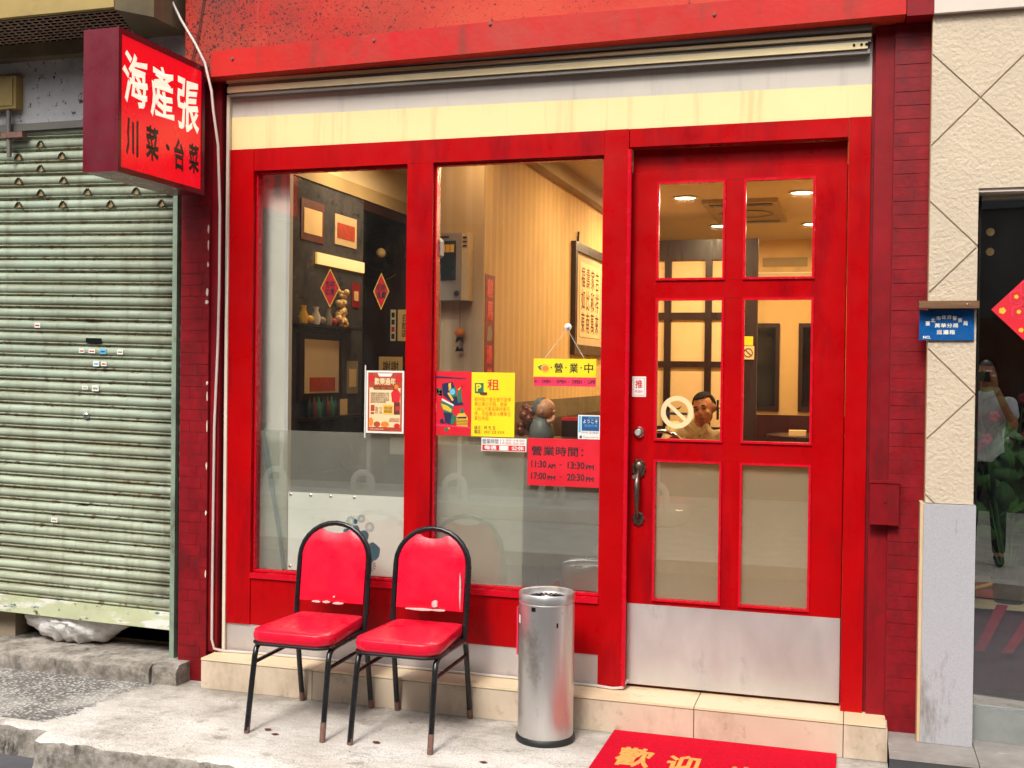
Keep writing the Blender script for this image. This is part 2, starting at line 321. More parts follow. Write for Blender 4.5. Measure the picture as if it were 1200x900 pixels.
# pavement concrete, pebble-wash strip
def ground_mats():
    g = N('pavement_concrete')
    col = g.mix(g.ramp(g.noise(g.coord((1, 1.6, 1)), 2.2, 8, .68), .36, .66), lin('#c6beb4'), lin('#ebe6df'))
    col = g.mix(g.ramp(g.noise(g.coord(), 3.1, 6, .7), .56, .74), col, lin('#85796a'))
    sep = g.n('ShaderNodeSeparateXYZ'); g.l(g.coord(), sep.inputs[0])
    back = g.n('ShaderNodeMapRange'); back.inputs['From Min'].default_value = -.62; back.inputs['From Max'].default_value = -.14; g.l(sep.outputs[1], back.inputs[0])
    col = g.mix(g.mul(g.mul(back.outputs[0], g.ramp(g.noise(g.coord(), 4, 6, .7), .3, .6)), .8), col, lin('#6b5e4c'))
    col = g.mix(g.mul(g.ramp(g.noise(g.coord(), 110, 3, .6), .48, .62), .45), col, lin('#8f887f'))
    col = g.mix(g.mul(g.ramp(g.noise(g.coord((1.2, 6, 1)), 9, 6, .75), .5, .66), .45), col, lin('#9a9186'))
    col = g.mix(g.ramp(g.noise(g.coord((1, 1.8, 1)), 15, 3, .5), .765, .78), col, lin('#3d3934'))
    vc = g.n('ShaderNodeTexVoronoi', feature='DISTANCE_TO_EDGE'); vc.inputs['Scale'].default_value = .9
    wv = g.n('ShaderNodeVectorMath', operation='ADD'); g.l(g.coord(), wv.inputs[0]); g.l(g.noise(g.coord(), 5, 5, .7, 'Color'), wv.inputs[1]); g.l(wv.outputs[0], vc.inputs['Vector'])
    col = g.mix(g.mul(g.ramp(vc.outputs['Distance'], .0, .006, (1, 1, 1), (0, 0, 0)), .75), col, lin('#5d554b'))
    col = g.mix(g.mul(g.ramp(g.noise(g.coord((1, 1.3, 1)), 5.5, 4, .55), .62, .70), .5), col, lin('#7b7064'))
    col = g.mix(g.ramp(g.noise(g.coord(), 34, 2, .4), .755, .765), col, lin('#4a443e'))
    g.l(col, g.b.inputs['Base Color']); g.b.inputs['Roughness'].default_value = .88
    bp = g.n('ShaderNodeBump'); bp.inputs['Strength'].default_value = .8; bp.inputs['Distance'].default_value = .006
    g.l(g.noise(g.coord(), 75, 8, .75), bp.inputs['Height']); g.l(bp.outputs[0], g.b.inputs['Normal'])
    M['pavement_concrete'] = g.m
    g = N('pebble_wash'); vo = g.n('ShaderNodeTexVoronoi'); vo.inputs['Scale'].default_value = 62; g.l(g.coord(), vo.inputs['Vector'])
    col = g.mix(g.ramp(vo.outputs['Distance'], .25, .55), lin('#c6c1bb'), lin('#6a645e'))
    sp = g.n('ShaderNodeSeparateColor'); g.l(vo.outputs['Color'], sp.inputs[0])
    col = g.mix(g.ramp(sp.outputs[0], .55, .95), col, lin('#6d6a68'))
    col = g.mix(g.ramp(g.noise(g.coord(), 2.5, 5), .5, .8), col, lin('#c9c4bb'))
    g.l(col, g.b.inputs['Base Color']); g.b.inputs['Roughness'].default_value = .85
    bp = g.n('ShaderNodeBump', invert=True); bp.inputs['Strength'].default_value = .9; bp.inputs['Distance'].default_value = .006
    g.l(vo.outputs['Distance'], bp.inputs['Height']); g.l(bp.outputs[0], g.b.inputs['Normal'])
    M['pebble_wash'] = g.m
    g = N('kerb_rough')
    col = g.mix(g.ramp(g.noise(g.coord(), 9, 8, .75), .38, .64), lin('#6f675d'), lin('#b5aca2'))
    col = g.mix(g.ramp(g.noise(g.coord((1, 1, .5)), 7, 6, .7), .56, .68), col, lin('#3f3a33'))
    col = g.mix(g.mul(g.ramp(g.noise(g.coord(), 5, 5, .7), .56, .7), .6), col, lin('#5d6146'))
    g.l(col, g.b.inputs['Base Color']); g.b.inputs['Roughness'].default_value = .95
    bp = g.n('ShaderNodeBump'); bp.inputs['Strength'].default_value = 1; bp.inputs['Distance'].default_value = .012
    g.l(g.noise(g.coord(), 28, 8, .72), bp.inputs['Height']); g.l(bp.outputs[0], g.b.inputs['Normal'])
    M['kerb_rough'] = g.m
ground_mats()

# ------------------------------------------------------------------ mesh helpers
def thing(name, label, cat, loc=(0, 0, 0), group=None):
    o = bpy.data.objects.new(name, None); COL.objects.link(o); o.location = loc; o.empty_display_size = .05
    o['label'] = label; o['category'] = cat
    if group: o['group'] = group
    return o
def tag(o, label, cat, group=None):
    o['label'] = label; o['category'] = cat
    if group: o['group'] = group
    return o
def struct(o): o['kind'] = 'structure'; return o
def wloc(o):
    v = Vector((0, 0, 0))
    while o is not None: v = v + o.location; o = o.parent
    return v
class B:
    def __init__(s): s.bm = bmesh.new()
    def box(s, x0, x1, y0, y1, z0, z1):
        vs = [s.bm.verts.new(p) for p in ((x0, y0, z0), (x1, y0, z0), (x1, y1, z0), (x0, y1, z0), (x0, y0, z1), (x1, y0, z1), (x1, y1, z1), (x0, y1, z1))]
        for f in ((3, 2, 1, 0), (4, 5, 6, 7), (0, 1, 5, 4), (1, 2, 6, 5), (2, 3, 7, 6), (3, 0, 4, 7)): s.bm.faces.new([vs[i] for i in f])
        return s
    def prism(s, poly, y0, y1, ax='y'):
        def P(a, b, c): return {'y': (a, c, b), 'x': (c, a, b), 'z': (a, b, c)}[ax]
        n = len(poly); A = [s.bm.verts.new(P(a, b, y0)) for a, b in poly]; C = [s.bm.verts.new(P(a, b, y1)) for a, b in poly]
        s.bm.faces.new(A); s.bm.faces.new(C[::-1])
        for i in range(n): s.bm.faces.new((A[i], C[i], C[(i+1) % n], A[(i+1) % n]))
        bmesh.ops.recalc_face_normals(s.bm, faces=s.bm.faces[:])
        return s
    def tube(s, path, r, seg=8, caps=True, closed=False):
        pts = [Vector(p) for p in path]; n = len(pts); rings = []; up_ = None
        for i, p in enumerate(pts):
            if closed: d = pts[(i+1) % n]-pts[i-1]
            else: d = pts[min(i+1, n-1)]-pts[max(i-1, 0)]
            d.normalize()
            if up_ is None:
                up_ = Vector((0, 0, 1)) if abs(d.z) < .9 else Vector((1, 0, 0))
            a = d.cross(up_).normalized(); b = a.cross(d).normalized(); up_ = b
            rr = r[i] if isinstance(r, (list, tuple)) else r
            rings.append([s.bm.verts.new(p+a*rr*math.cos(t)+b*rr*math.sin(t)) for t in [2*math.pi*k/seg for k in range(seg)]])
        m = n if closed else n-1
        for i in range(m):
            q = rings[(i+1) % n]
            for k in range(seg): s.bm.faces.new((rings[i][k], rings[i][(k+1) % seg], q[(k+1) % seg], q[k]))
        if caps and not closed: s.bm.faces.new(rings[0][::-1]); s.bm.faces.new(rings[-1])
        bmesh.ops.recalc_face_normals(s.bm, faces=s.bm.faces[:])
        return s
    def lathe(s, prof, cx=0, cy=0, cz=0, seg=32, ax='z'):
        rings = []
        for r, h in prof:
            if r < 1e-6: rings.append([s.bm.verts.new((cx, cy, cz+h) if ax == 'z' else (cx, cy+h, cz))]); continue
            rg = []
            for k in range(seg):
                t = 2*math.pi*k/seg
                rg.append(s.bm.verts.new((cx+r*math.cos(t), cy+r*math.sin(t), cz+h) if ax == 'z' else (cx+r*math.cos(t), cy+h, cz+r*math.sin(t))))
            rings.append(rg)
        for a, b in zip(rings, rings[1:]):
            for k in range(seg):
                q = [a[k % len(a)], a[(k+1) % len(a)], b[(k+1) % len(b)], b[k % len(b)]]
                u = []
                for v in q:
                    if v not in u: u.append(v)
                if len(u) > 2: s.bm.faces.new(u)
        bmesh.ops.recalc_face_normals(s.bm, faces=s.bm.faces[:])
        return s
    def ball(s, c, r, seg=14, rings=10, scale=(1, 1, 1)):
        bmesh.ops.create_uvsphere(s.bm, u_segments=seg, v_segments=rings, radius=r, matrix=Matrix.Translation(c) @ Matrix.Diagonal((*scale, 1)))
        return s
    def rotate(s, ang, axis, cent):
        bmesh.ops.rotate(s.bm, verts=s.bm.verts[:], cent=cent, matrix=Matrix.Rotation(ang, 3, axis)); return s
    def build(s, name, m, parent=None, bevel=0, smooth=False, seg=1):
        if bevel:
            es = [e for e in s.bm.edges if len(e.link_faces) == 2 and e.calc_face_angle(0) > R(30)]
            bmesh.ops.bevel(s.bm, geom=es, offset=bevel, segments=seg, affect='EDGES', profile=.6, clamp_overlap=True)
        if parent is not None: bmesh.ops.translate(s.bm, verts=s.bm.verts[:], vec=-wloc(parent))
        me = bpy.data.meshes.new(name); s.bm.to_mesh(me); s.bm.free()
        if smooth or bevel: me.shade_smooth(); me.set_sharp_from_angle(angle=R(38))
        me.materials.append(M[m] if isinstance(m, str) else m)
        o = bpy.data.objects.new(name, me); COL.objects.link(o)
        if parent is not None: o.parent = parent
        return o
def bx(name, m, parent, x0, x1, y0, y1, z0, z1, bevel=0, seg=1):
    return B().box(x0, x1, y0, y1, z0, z1).build(name, m, parent, bevel, seg=seg)
def clone(o, parent, loc):
    c = o.copy(); COL.objects.link(c); c.parent = parent; c.location = loc; return c

# lettering: glyph outlines turned into a flat mesh part, fitted into a rectangle on a plane
def lettering(parent, body, x0, x1, z0, z1, y, m, bold=0.0, plane='front', name='lettering', keep=False, spacing=1.0, shear=0, line=1.0, align='LEFT', warp=0):
    cu = bpy.data.curves.new('text', 'FONT'); cu.body = body; cu.size = 1; cu.resolution_u = 2
    if bold: cu.bevel_depth = bold; cu.bevel_resolution = 2
    cu.space_character = spacing; cu.shear = shear; cu.space_line = line; cu.align_x = align
    ob = bpy.data.objects.new('text', cu); COL.objects.link(ob)
    dg = bpy.context.evaluated_depsgraph_get()
    me = bpy.data.meshes.new_from_object(ob.evaluated_get(dg))
    bpy.data.objects.remove(ob); bpy.data.curves.remove(cu)
    if warp:                                  # brush-like sway of the strokes
        for v in me.vertices:
            x_, y_ = v.co.x, v.co.y; v.co.x = x_+warp*math.sin(y_*7.5+1)-warp*.6*math.sin(y_*17); v.co.y = y_+warp*.9*math.sin(x_*8)+warp*.5*math.sin(x_*19+1)
    vs = [v.co for v in me.vertices]
    ax, bx_ = min(v.x for v in vs), max(v.x for v in vs); ay, by = min(v.y for v in vs), max(v.y for v in vs)
    sx = (x1-x0)/(bx_-ax); sy = (z1-z0)/(by-ay)
    if keep: sx = sy = min(sx, sy)
    off = wloc(parent)
    for v in me.vertices:
        a = x0+(v.co.x-ax)*sx; b = z0+(v.co.y-ay)*sy
        e = max(0, v.co.z)*min(sx, sy)*.25          # strokes stand a little proud of their sheet
        p = {'front': (a, y-e, b), 'ground': (a, b, y+e), 'right': (y+e, a, b)}[plane]
        v.co = Vector(p)-off
    me.name = name; me.materials.clear(); me.materials.append(M[m])
    o = bpy.data.objects.new(name, me); COL.objects.link(o); o.parent = parent
    return o
def flat(parent, poly, y, m, name='print', t=.0006):      # a printed patch: thin sheet with its own thickness
    return B().prism(poly, y, y+t).build(name, m, parent)
def rect(x0, x1, z0, z1): return [(x0, z0), (x1, z0), (x1, z1), (x0, z1)]
def disc(cx, cz, rx, rz, n=14): return [(cx+rx*math.cos(2*math.pi*k/n), cz+rz*math.sin(2*math.pi*k/n)) for k in range(n)]

# ================================================================== GROUND
def ground_strip(name, m, x0, x1, ys, z, drop, seed, nx=260, amp=.012):
    rnd = random.Random(seed); bm = bmesh.new(); rows = []
    ny = len(ys)
    for j, yy in enumerate(ys):
        row = []
        for i in range(nx+1):
            x = x0+(x1-x0)*i/nx; row.append(bm.verts.new((x, yy, z)))
        rows.append(row)
    for a, b in zip(rows, rows[1:]):
        for i in range(nx): bm.faces.new((a[i], a[i+1], b[i+1], b[i]))
    return bm, rows
rnd = random.Random(3)
bm = bmesh.new(); NX = 330; X0, X1 = -7.5, 3.5
prof = [(.6, 0, 0), (-.95, 0, 0), (-1.0, -.001, .2), (-1.022, -.012, 1), (-1.03, -.03, 1), (-1.034, -.07, 1), (-1.04, -.11, 1), (-1.05, -.14, .6)]
rows = []; wob = [0]*(NX+1)
w = 0
for i in range(NX+1):
    w = w*.86+rnd.uniform(-1, 1)*.006; wob[i] = w
for k, (y, z, a) in enumerate(prof):
    row = []
    for i in range(NX+1):
        x = X0+(X1-X0)*i/NX
        dy = 0
        if x < -3.36: dy = .115
        elif x < -3.25: dy = -.02
        elif -3.1 < x < -3.06 and k > 2: dy = .018
        jit = rnd.uniform(-.007, .007) if 2 < k < 7 else 0
        yy = y if k == 0 else y+dy*(1 if k else 0)+wob[i]*a+jit*a
        zz = z+(rnd.uniform(-.005, .004) if 2 < k < 6 else 0)
        row.append(bm.verts.new((x, yy, zz)))
    rows.append(row)
for k, (a, b) in enumerate(zip(rows, rows[1:])):
    for i in range(NX):
        f = bm.faces.new((a[i], b[i], b[i+1], a[i+1])); f.material_index = 0 if k < 3 else 1; f.smooth = True
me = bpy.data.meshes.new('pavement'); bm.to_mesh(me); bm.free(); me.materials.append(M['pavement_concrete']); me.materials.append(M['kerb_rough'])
pavement = struct(bpy.data.objects.new('pavement', me)); COL.objects.link(pavement)
# pebble-wash strip before the shutter, 4 mm above the slab
edge0 = [(-3.30, -.17), (-3.37, -.25), (-3.41, -.36), (-3.395, -.5), (-3.41, -.62), (-3.40, -.72), (-3.44, -.80), (-3.46, -.85)]
r_ = random.Random(31); edge = []
for (xa, ya), (xb, yb) in zip(edge0, edge0[1:]):
    for k in range(14): t_ = k/14; edge.append((xa+(xb-xa)*t_+r_.uniform(-.03, .02), ya+(yb-ya)*t_))
bm = bmesh.new(); A = []; C = []
for x, y in edge:
    A.append(bm.verts.new((x, y, .0012))); C.append(bm.verts.new((-7.4, y, .004)))
for i in range(len(edge)-1): bm.faces.new((A[i], C[i], C[i+1], A[i+1]))
bmesh.ops.recalc_face_normals(bm, faces=bm.faces[:])
me = bpy.data.meshes.new('pebble_paving'); bm.to_mesh(me); bm.free(); me.materials.append(M['pebble_wash'])
o = struct(bpy.data.objects.new('pebble_paving', me)); COL.objects.link(o)
struct(bx('road', 'asphalt', None, -60, 60, -4.4, -.6, -.6, -.13))
struct(bx('ground', 'asphalt', None, -300, 300, -300, 300, -.9, -.62))
struct(bx('far_pavement', 'kerb_concrete', None, -60, 60, -9.4, -4.402, -.6, -.01, .01))
struct(bx('ground_under_building', 'dark_void', None, -12, 12, .3, 9, -.6, -.02))

# step of tiles before the restaurant
step = thing('tiled_step', 'cream tiled step running along the foot of the red shopfront', 'step', (-1.47, -.07, 0))
bx('step_core', 'grout', step, -3.088, .148, -.145, .3, 0, .142)
joints = [-3.09, -2.476, -1.868, -1.256, -.642, -.02, .15]
for a, b in zip(joints, joints[1:]):
    bx('riser_tile', 'step_tile', step, a+.002, b-.002, -.152, -.1455, .002, .1385, .0015)
    bx('tread_tile', 'step_tread', step, a+.002, b-.002, -.155, .12, .1425, .152, .002)
bx('end_tile', 'step_tile', step, .1485, .155, -.152, -.02, .002, .1385, .0015)

# stone sill before the shutter
sill = thing('stone_sill', 'chipped mossy stone sill under the green roller shutter', 'sill', (-4.3, -.1, 0))
def rough_stone(x0, x1, y0, y1, z0, z1, seed, name='stone_block'):
    r_ = random.Random(seed); b = B(); nx = max(3, int((x1-x0)/.05)); ring = []
    for i in range(nx+1):
        x = x0+(x1-x0)*i/nx; j = lambda s: r_.uniform(-s, s)
        ring.append([b.bm.verts.new(p) for p in ((x, y1, z1), (x, y0+.03+j(.006), z1+j(.002)), (x, y0+j(.006), z1-.016+j(.006)), (x, y0-.004+j(.006), (z0+z1)/2+j(.01)), (x, y0+j(.006), z0), (x, y1, z0))])
    for a, c in zip(ring, ring[1:]):
        for k in range(5): b.bm.faces.new((a[k], c[k], c[k+1], a[k+1]))
    b.bm.faces.new(ring[0]); b.bm.faces.new(ring[-1][::-1]); bmesh.ops.recalc_face_normals(b.bm, faces=b.bm.faces[:])
    return b.build(name, 'kerb_rough', sill, smooth=True)
rough_stone(-6.5, -4.9, -.17, .28, 0, .088, 1); rough_stone(-4.89, -3.375, -.17, .28, 0, .092, 2); rough_stone(-3.362, -3.22, -.165, .1, 0, .10, 3)

# ================================================================== RED SHOPFRONT
front = thing('shopfront', 'bright red timber shopfront with two tall windows over a red kick panel', 'shopfront', (-2.07, .04, .15))
FD = .075                                   # frame depth behind its face
TOP, HB = 2.704, 2.592
b = lambda *a, **k: bx('post', 'red_gloss', front, *a, **k)
b(-3.043, -2.908, 0, FD, .30, TOP, bevel=.004); b(-2.073, -1.94, 0, FD, .565, HB, bevel=.004)
b(-1.104, -.99, -.004, .12, .152, TOP, bevel=.006); b(-.035, .055, -.002, .14, .152, TOP, bevel=.004)
bx('header', 'red_gloss', front, -2.906, -1.106, .001, FD, HB+.001, TOP, .004)
bx('header', 'red_gloss', front, -.988, -.037, .001, .12, 2.622, TOP, .004)
bx('sill_rail', 'red_bead', front, -2.906, -1.106, -.006, FD, .537, .563, .004)
bx('kick_panel', 'red_gloss', front, -2.906, -1.106, .006, FD, .30, .535, .002)
bx('steel_base', 'steel_plate', front, -3.043, -1.106, .010, FD, .153, .299, .001)
B().tube([(-.985, -.004, .17), (-.985, -.004, 2.61)], .011, 8).build('moulding', 'red_bead', front, smooth=True)
for (a, c) in ((-2.908, -2.073), (-1.94, -1.104)):
    wn = bx('window', 'red_bead', front, a+.001, a+.011, .028, .0745, .566, HB-.001, .003)
    bx('bead', 'red_bead', wn, c-.011, c-.001, .028, .0745, .566, HB-.001, .003)
    bx('bead', 'red_bead', wn, a+.012, c-.012, .028, .06, .566, .577, .003)
    bx('bead', 'red_bead', wn, a+.012, c-.012, .028, .06, HB-.012, HB-.001, .003)
    bx('pane', 'window_glass', wn, a+.004, c-.004, .046, .050, .57, HB-.004)
    bx('frosted_film', 'frosted_film', wn, a+.012, c-.012, .0722, .0732, .578, 1.285)

# door
door = thing('entrance_door', 'red entrance door with six glass panes and a wide steel kick plate', 'door', (-.52, .08, .16))
LX0, LX1, D0, D1 = -.984, -.04, .062, .102
rowsz = [(.556, 1.205), (1.289, 1.94), (2.02, 2.47)]; colsx = [(-.870, -.560), (-.481, -.172)]
lf = B()
lf.box(LX0, -.870, D0, D1, .17, 2.52); lf.box(-.172, LX1, D0, D1, .17, 2.52)
for z0, z1 in ((.17, .556), (1.205, 1.289), (1.94, 2.02), (2.47, 2.52)): lf.box(-.8699, -.1721, D0+.0004, D1, z0, z1)
for z0, z1 in rowsz: lf.box(-.5599, -.4811, D0+.0008, D1, z0+.0005, z1-.0005)
lf.build('door_leaf', 'red_gloss', door)
bx('door_stop', 'red_gloss', door, LX0, LX1, .075, .12, 2.523, 2.62, .002)
bx('door_stop', 'red_gloss', door, -.989, -.965, .1025, .118, .16, 2.522); bx('door_stop', 'red_gloss', door, -.060, -.0365, .1025, .118, .16, 2.522)
for z0, z1 in rowsz:
    for x0, x1 in colsx:
        pn = bx('pane', 'window_glass', door, x0+.003, x1-.003, .080, .084, z0+.003, z1-.003)
        bead = B().box(x0+.0005, x0+.011, .0535, .078, z0+.0005, z1-.0005).box(x1-.011, x1-.0005, .0535, .078, z0+.0005, z1-.0005)
        bead.box(x0+.0112, x1-.0112, .0538, .078, z0+.0005, z0+.011).box(x0+.0112, x1-.0112, .0538, .078, z1-.011, z1-.0005)
        bead.build('bead', 'red_bead', pn)
        if z0 < 1: bx('frosted_film', 'door_film', pn, x0+.011, x1-.011, .0855, .0865, z0+.011, z1-.011)
bx('kick_plate', 'steel_plate', door, -.983, -.041, .0585, .0617, .168, .538, .001)
lk = B().lathe([(0, -.016), (.020, -.016), (.024, -.012), (.028, 0)], -.938, .062, 1.325, 24, 'y').build('lock', 'steel_bright', door, smooth=True)
B().lathe([(0, -.028), (.013, -.028), (.016, -.016)], -.940, .062, 1.326, 20, 'y').build('lock_cylinder', 'steel_plate', lk, smooth=True)
def scallop(cz, r, h, n): return [(-.936+(r*(1+.10*math.cos(n*t)))*math.cos(t), cz+(r*h*(1+.10*math.cos(n*t)))*math.sin(t)) for t in [2*math.pi*k/48 for k in range(48)]]
hd = B().prism(scallop(1.160, .031, 1.42, 9), .050, .0618).build('handle', 'bronze', door, bevel=.004)
B().prism(scallop(.930, .027, 1.2, 8), .050, .0618).build('handle_plate', 'bronze', hd, bevel=.004)
B().ball((-.936, .048, 1.165), .022, 16, 10, (1, .5, 1.3)).build('handle_boss', 'bronze', hd, smooth=True)
B().tube([(-.936, .050, 1.15), (-.936, .018, 1.13), (-.936, .004, 1.09), (-.935, .0, 1.04), (-.935, .005, .99), (-.936, .022, .95), (-.936, .05, .935)], [.008, .011, .014, .013, .010, .008, .008], 10).build('grip', 'bronze', hd, smooth=True)
B().tube([(-.941, .046, 1.135), (-.944, .016, 1.128), (-.946, .004, 1.125)], [.007, .009, .011], 8).build('thumb_latch', 'steel_bright', hd, smooth=True)
ps = thing('push_sticker', 'small white push sticker on the red door above the lock', 'sticker', (-.941, .06, 1.535))
bx('backing', 'paper_white', ps, -.973, -.909, .0603, .0617, 1.489, 1.582)
flat(ps, rect(-.966, -.916, 1.496, 1.575), .0596, 'print_red'); flat(ps, rect(-.9645, -.9175, 1.4975, 1.5735), .0589, 'paper_white')
lettering(ps, '推', -.958, -.925, 1.528, 1.567, .0582, 'print_red', .02); lettering(ps, 'PUSH', -.958, -.925, 1.507, 1.519, .0582, 'print_red', .01)

# boards above the frame, shutter housing, fascia
bd = thing('overdoor_board', 'cream and grey board above the red window frame', 'board', (-1.5, .03, 2.705))
B().prism([(-3.043, 2.706), (.055, 2.706), (.055, 2.843), (-3.043, 2.870)], .012, .05).build('cream_panel', 'cream_board', bd)
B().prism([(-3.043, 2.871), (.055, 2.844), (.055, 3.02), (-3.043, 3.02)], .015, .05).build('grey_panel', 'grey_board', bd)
rb = thing('roller_shutter_housing', 'rolled-up shutter rails under the red fascia', 'shutter', (-1.5, -.03, 2.96))
bx('bottom_rail', 'rail_grey', rb, -3.04, .045, -.030, .010, 2.965, 2.982, .003)
bx('cover_slat', 'rail_cream', rb, -3.038, .035, -.042, .008, 2.983, 3.012, .004)
bx('cover_slat', 'rail_grey', rb, -3.04, .048, -.030, .006, 3.013, 3.030, .003)
bx('cover_slat', 'rail_cream', rb, -3.04, .05, -.048, .006, 3.031, 3.045, .004)
B().tube([(-3.04, -.03, 3.068), (.05, -.03, 3.075)], .022, 12).build('barrel', 'rail_grey', rb, smooth=True)
for x in (-.02, .01, .03): B().ball((x, -.044, 3.0), .006, 8, 6).build('rivet', 'metal_dark', rb, smooth=True)
fa = thing('fascia_beam', 'peeling red fascia beam across the top of the shopfront', 'beam', (-1.5, -.06, 3.05))
B().prism([(-3.235, 3.040), (.185, 3.088), (.185, 4.2), (-3.235, 4.2)], -.12, .3).build('beam', 'fascia_paint', fa, bevel=.004)
B().prism([(-3.08, 3.0445), (.184, 3.090), (.184, 3.205), (-1.436, 3.207), (-3.08, 3.170)], -.1235, -.1201).build('lower_board', 'fascia_lower', fa)
for x, z in ((-2.96, 3.125), (-3.10, 3.095), (-1.62, 3.19), (-2.2, 3.16), (-.6, 3.15)): B().lathe([(0, -.008), (.006, -.007), (.009, 0)], x, -.1236, z, 10, 'y').build('bolt', 'rusty_metal', fa, smooth=True)

# red posts left and right, faced with small painted tiles
def tile_pillar(name, label, cat_loc, x0, x1, yf, z0, z1, seed, cuts):
    t = thing(name, label, 'pillar', cat_loc)
    bx('core', 'maroon_grout', t, x0, x1, yf+.003, yf+.3, z0, z1)
    r_ = random.Random(seed); z = z0+.004; k = 0; cache = {}
    while z < z1-.02:
        h = .054; top = min(z+h, z1-.002)
        xs = cuts[k % len(cuts)]
        for a, c in zip(xs, xs[1:]):
            key = (round(a, 3), round(c, 3), round(top-z, 3))
            dy = r_.uniform(-.0010, .0006)
            if key not in cache:
                ob = B().box(a+.0006, c-.0006, yf+.0016, yf+.004, 0, top-z-.0013)
                ob = ob.build('brick', 'maroon_tile', t, .0005); cache[key] = ob
                ob.location = Vector((0, dy, z))
            else: clone(cache[key], t, Vector((0, dy, z)))
        z += .0575; k += 1
    return t
pr = tile_pillar('tiled_pillar', 'dark red brick-tiled pillar beside the white rough wall', (.2, 0, .09), .146, .288, -.02, .09, 3.08, 5,
                 [(.148, .232, .287), (.148, .204, .287), (.148, .252, .287)])
bx('flat_strip', 'maroon', pr, .068, .1455, -.004, .25, .152, 3.08, .003)
bx('edge_gap', 'maroon_grout', pr, .0555, .0675, .02, .25, .152, 3.06)
bx('pillar_cap', 'maroon', pr, .187, .291, -.125, .1, 3.081, 4.2, .003)
pl = tile_pillar('tiled_pillar', 'dark red tiled pillar between green shutter and red shopfront', (-3.2, -.05, .0), -3.292, -3.128, -.05, .002, 3.04, 6,
                 [(-3.291, -3.19, -3.129), (-3.291, -3.235, -3.129), (-3.291, -3.165, -3.129)])
bx('flat_strip', 'maroon', pl, -3.1275, -3.077, -.03, .2, .153, 3.04, .002)
bx('shutter_groove', 'black_gap', pl, -3.0765, -3.061, .01, .2, .153, 3.04)
bx('white_strip', 'white_strip', pl, -3.0605, -3.0445, -.008, .1, .153, 2.98, .002)
cb = thing('red_box', 'small red metal box fixed to the dark red pillar beside the door', 'box', (.13, -.05, .97))
bx('body', 'maroon', cb, .073, .189, -.062, -.006, .972, 1.146, .004); bx('lid', 'maroon', cb, .070, .192, -.066, -.006, 1.147, 1.156, .003)
B().lathe([(0, -.004), (.005, -.003), (.006, 0)], .133, -.062, 1.07, 10, 'y').build('screw', 'maroon', cb, smooth=True)

# hanging box sign, perpendicular to the wall
sg = thing('projecting_sign', 'red box sign with white and black characters hung high on the left pillar', 'sign', (-3.2, -.45, 2.45))
bx('casing', 'sign_maroon', sg, -3.302, -3.131, -.80, -.12, 2.462, 3.095, .004)
fr = B(); x0, x1 = -3.1305, -3.118
fr.box(x0, x1, -.80, -.115, 3.072, 3.098).box(x0, x1, -.80, -.115, 2.459, 2.484).box(x0, x1-.0004, -.80, -.777, 2.4843, 3.0717).box(x0, x1-.0004, -.14, -.115, 2.4843, 3.0717)
fr.build('rim', 'sign_maroon', sg)
bx('face_panel', 'sign_red', sg, -3.1305, -3.124, -.7765, -.1405, 2.4845, 3.0715)
for i, ch in enumerate('海產張'):
    a = -.766+i*.210; lettering(sg, ch, a, a+.188, 2.772-.014*i, 3.012-.006*i, -3.1235, 'sign_white', .021, 'right', warp=.026)
for ch, a, w, z0, z1 in (('川', -.735, .090, 2.545, 2.715), ('菜', -.590, .100, 2.550, 2.715), ('·', -.435, .03, 2.625, 2.655), ('台', -.370, .085, 2.545, 2.700), ('菜', -.245, .090, 2.550, 2.700)):
    lettering(sg, ch, a, a+w, z0, z1, -3.1235, 'lettering_black', .036, 'right', warp=.03)
bx('bracket', 'metal_dark', sg, -3.25, -3.22, -.12, -.05, 3.0, 3.03); bx('bracket', 'metal_dark', sg, -3.25, -3.22, -.12, -.05, 2.52, 2.55)

# cables
c1 = B().tube([(-3.40, -.14, 3.60), (-3.304, -.14, 3.446), (-3.243, -.14, 3.335), (-3.16, -.14, 3.21), (-3.104, -.142, 3.112), (-3.066, -.14, 2.97), (-3.058, -.135, 2.876), (-3.045, -.11, 2.705), (-3.05, -.08, 2.4), (-3.062, -.06, 2.0), (-3.076, -.045, 1.73), (-3.092, -.045, 1.3), (-3.094, -.045, .95), (-3.095, -.045, .706), (-3.096, -.045, .4), (-3.096, -.045, .22), (-3.085, -.04, .172), (-3.04, -.02, .159), (-2.86, .000, .159), (-2.4, .002, .159), (-1.8, .002, .159), (-1.11, -.002, .160), (-1.03, -.020, .160), (-.985, -.012, .165), (-.972, .03, .19)], .0065, 6).build('cable', 'cable_white', None, smooth=True)
tag(c1, 'white cable running down the left pillar and along the step', 'cable')
c2 = B().tube([(-3.11, -.135, 3.55), (-3.122, -.13, 3.431), (-3.154, -.13, 3.242), (-3.187, -.13, 3.13), (-3.19, -.12, 3.05)], .003, 5).build('cable', 'cable_dark', None, smooth=True)
tag(c2, 'thin dark cable hanging over the red fascia behind the box sign', 'cable')

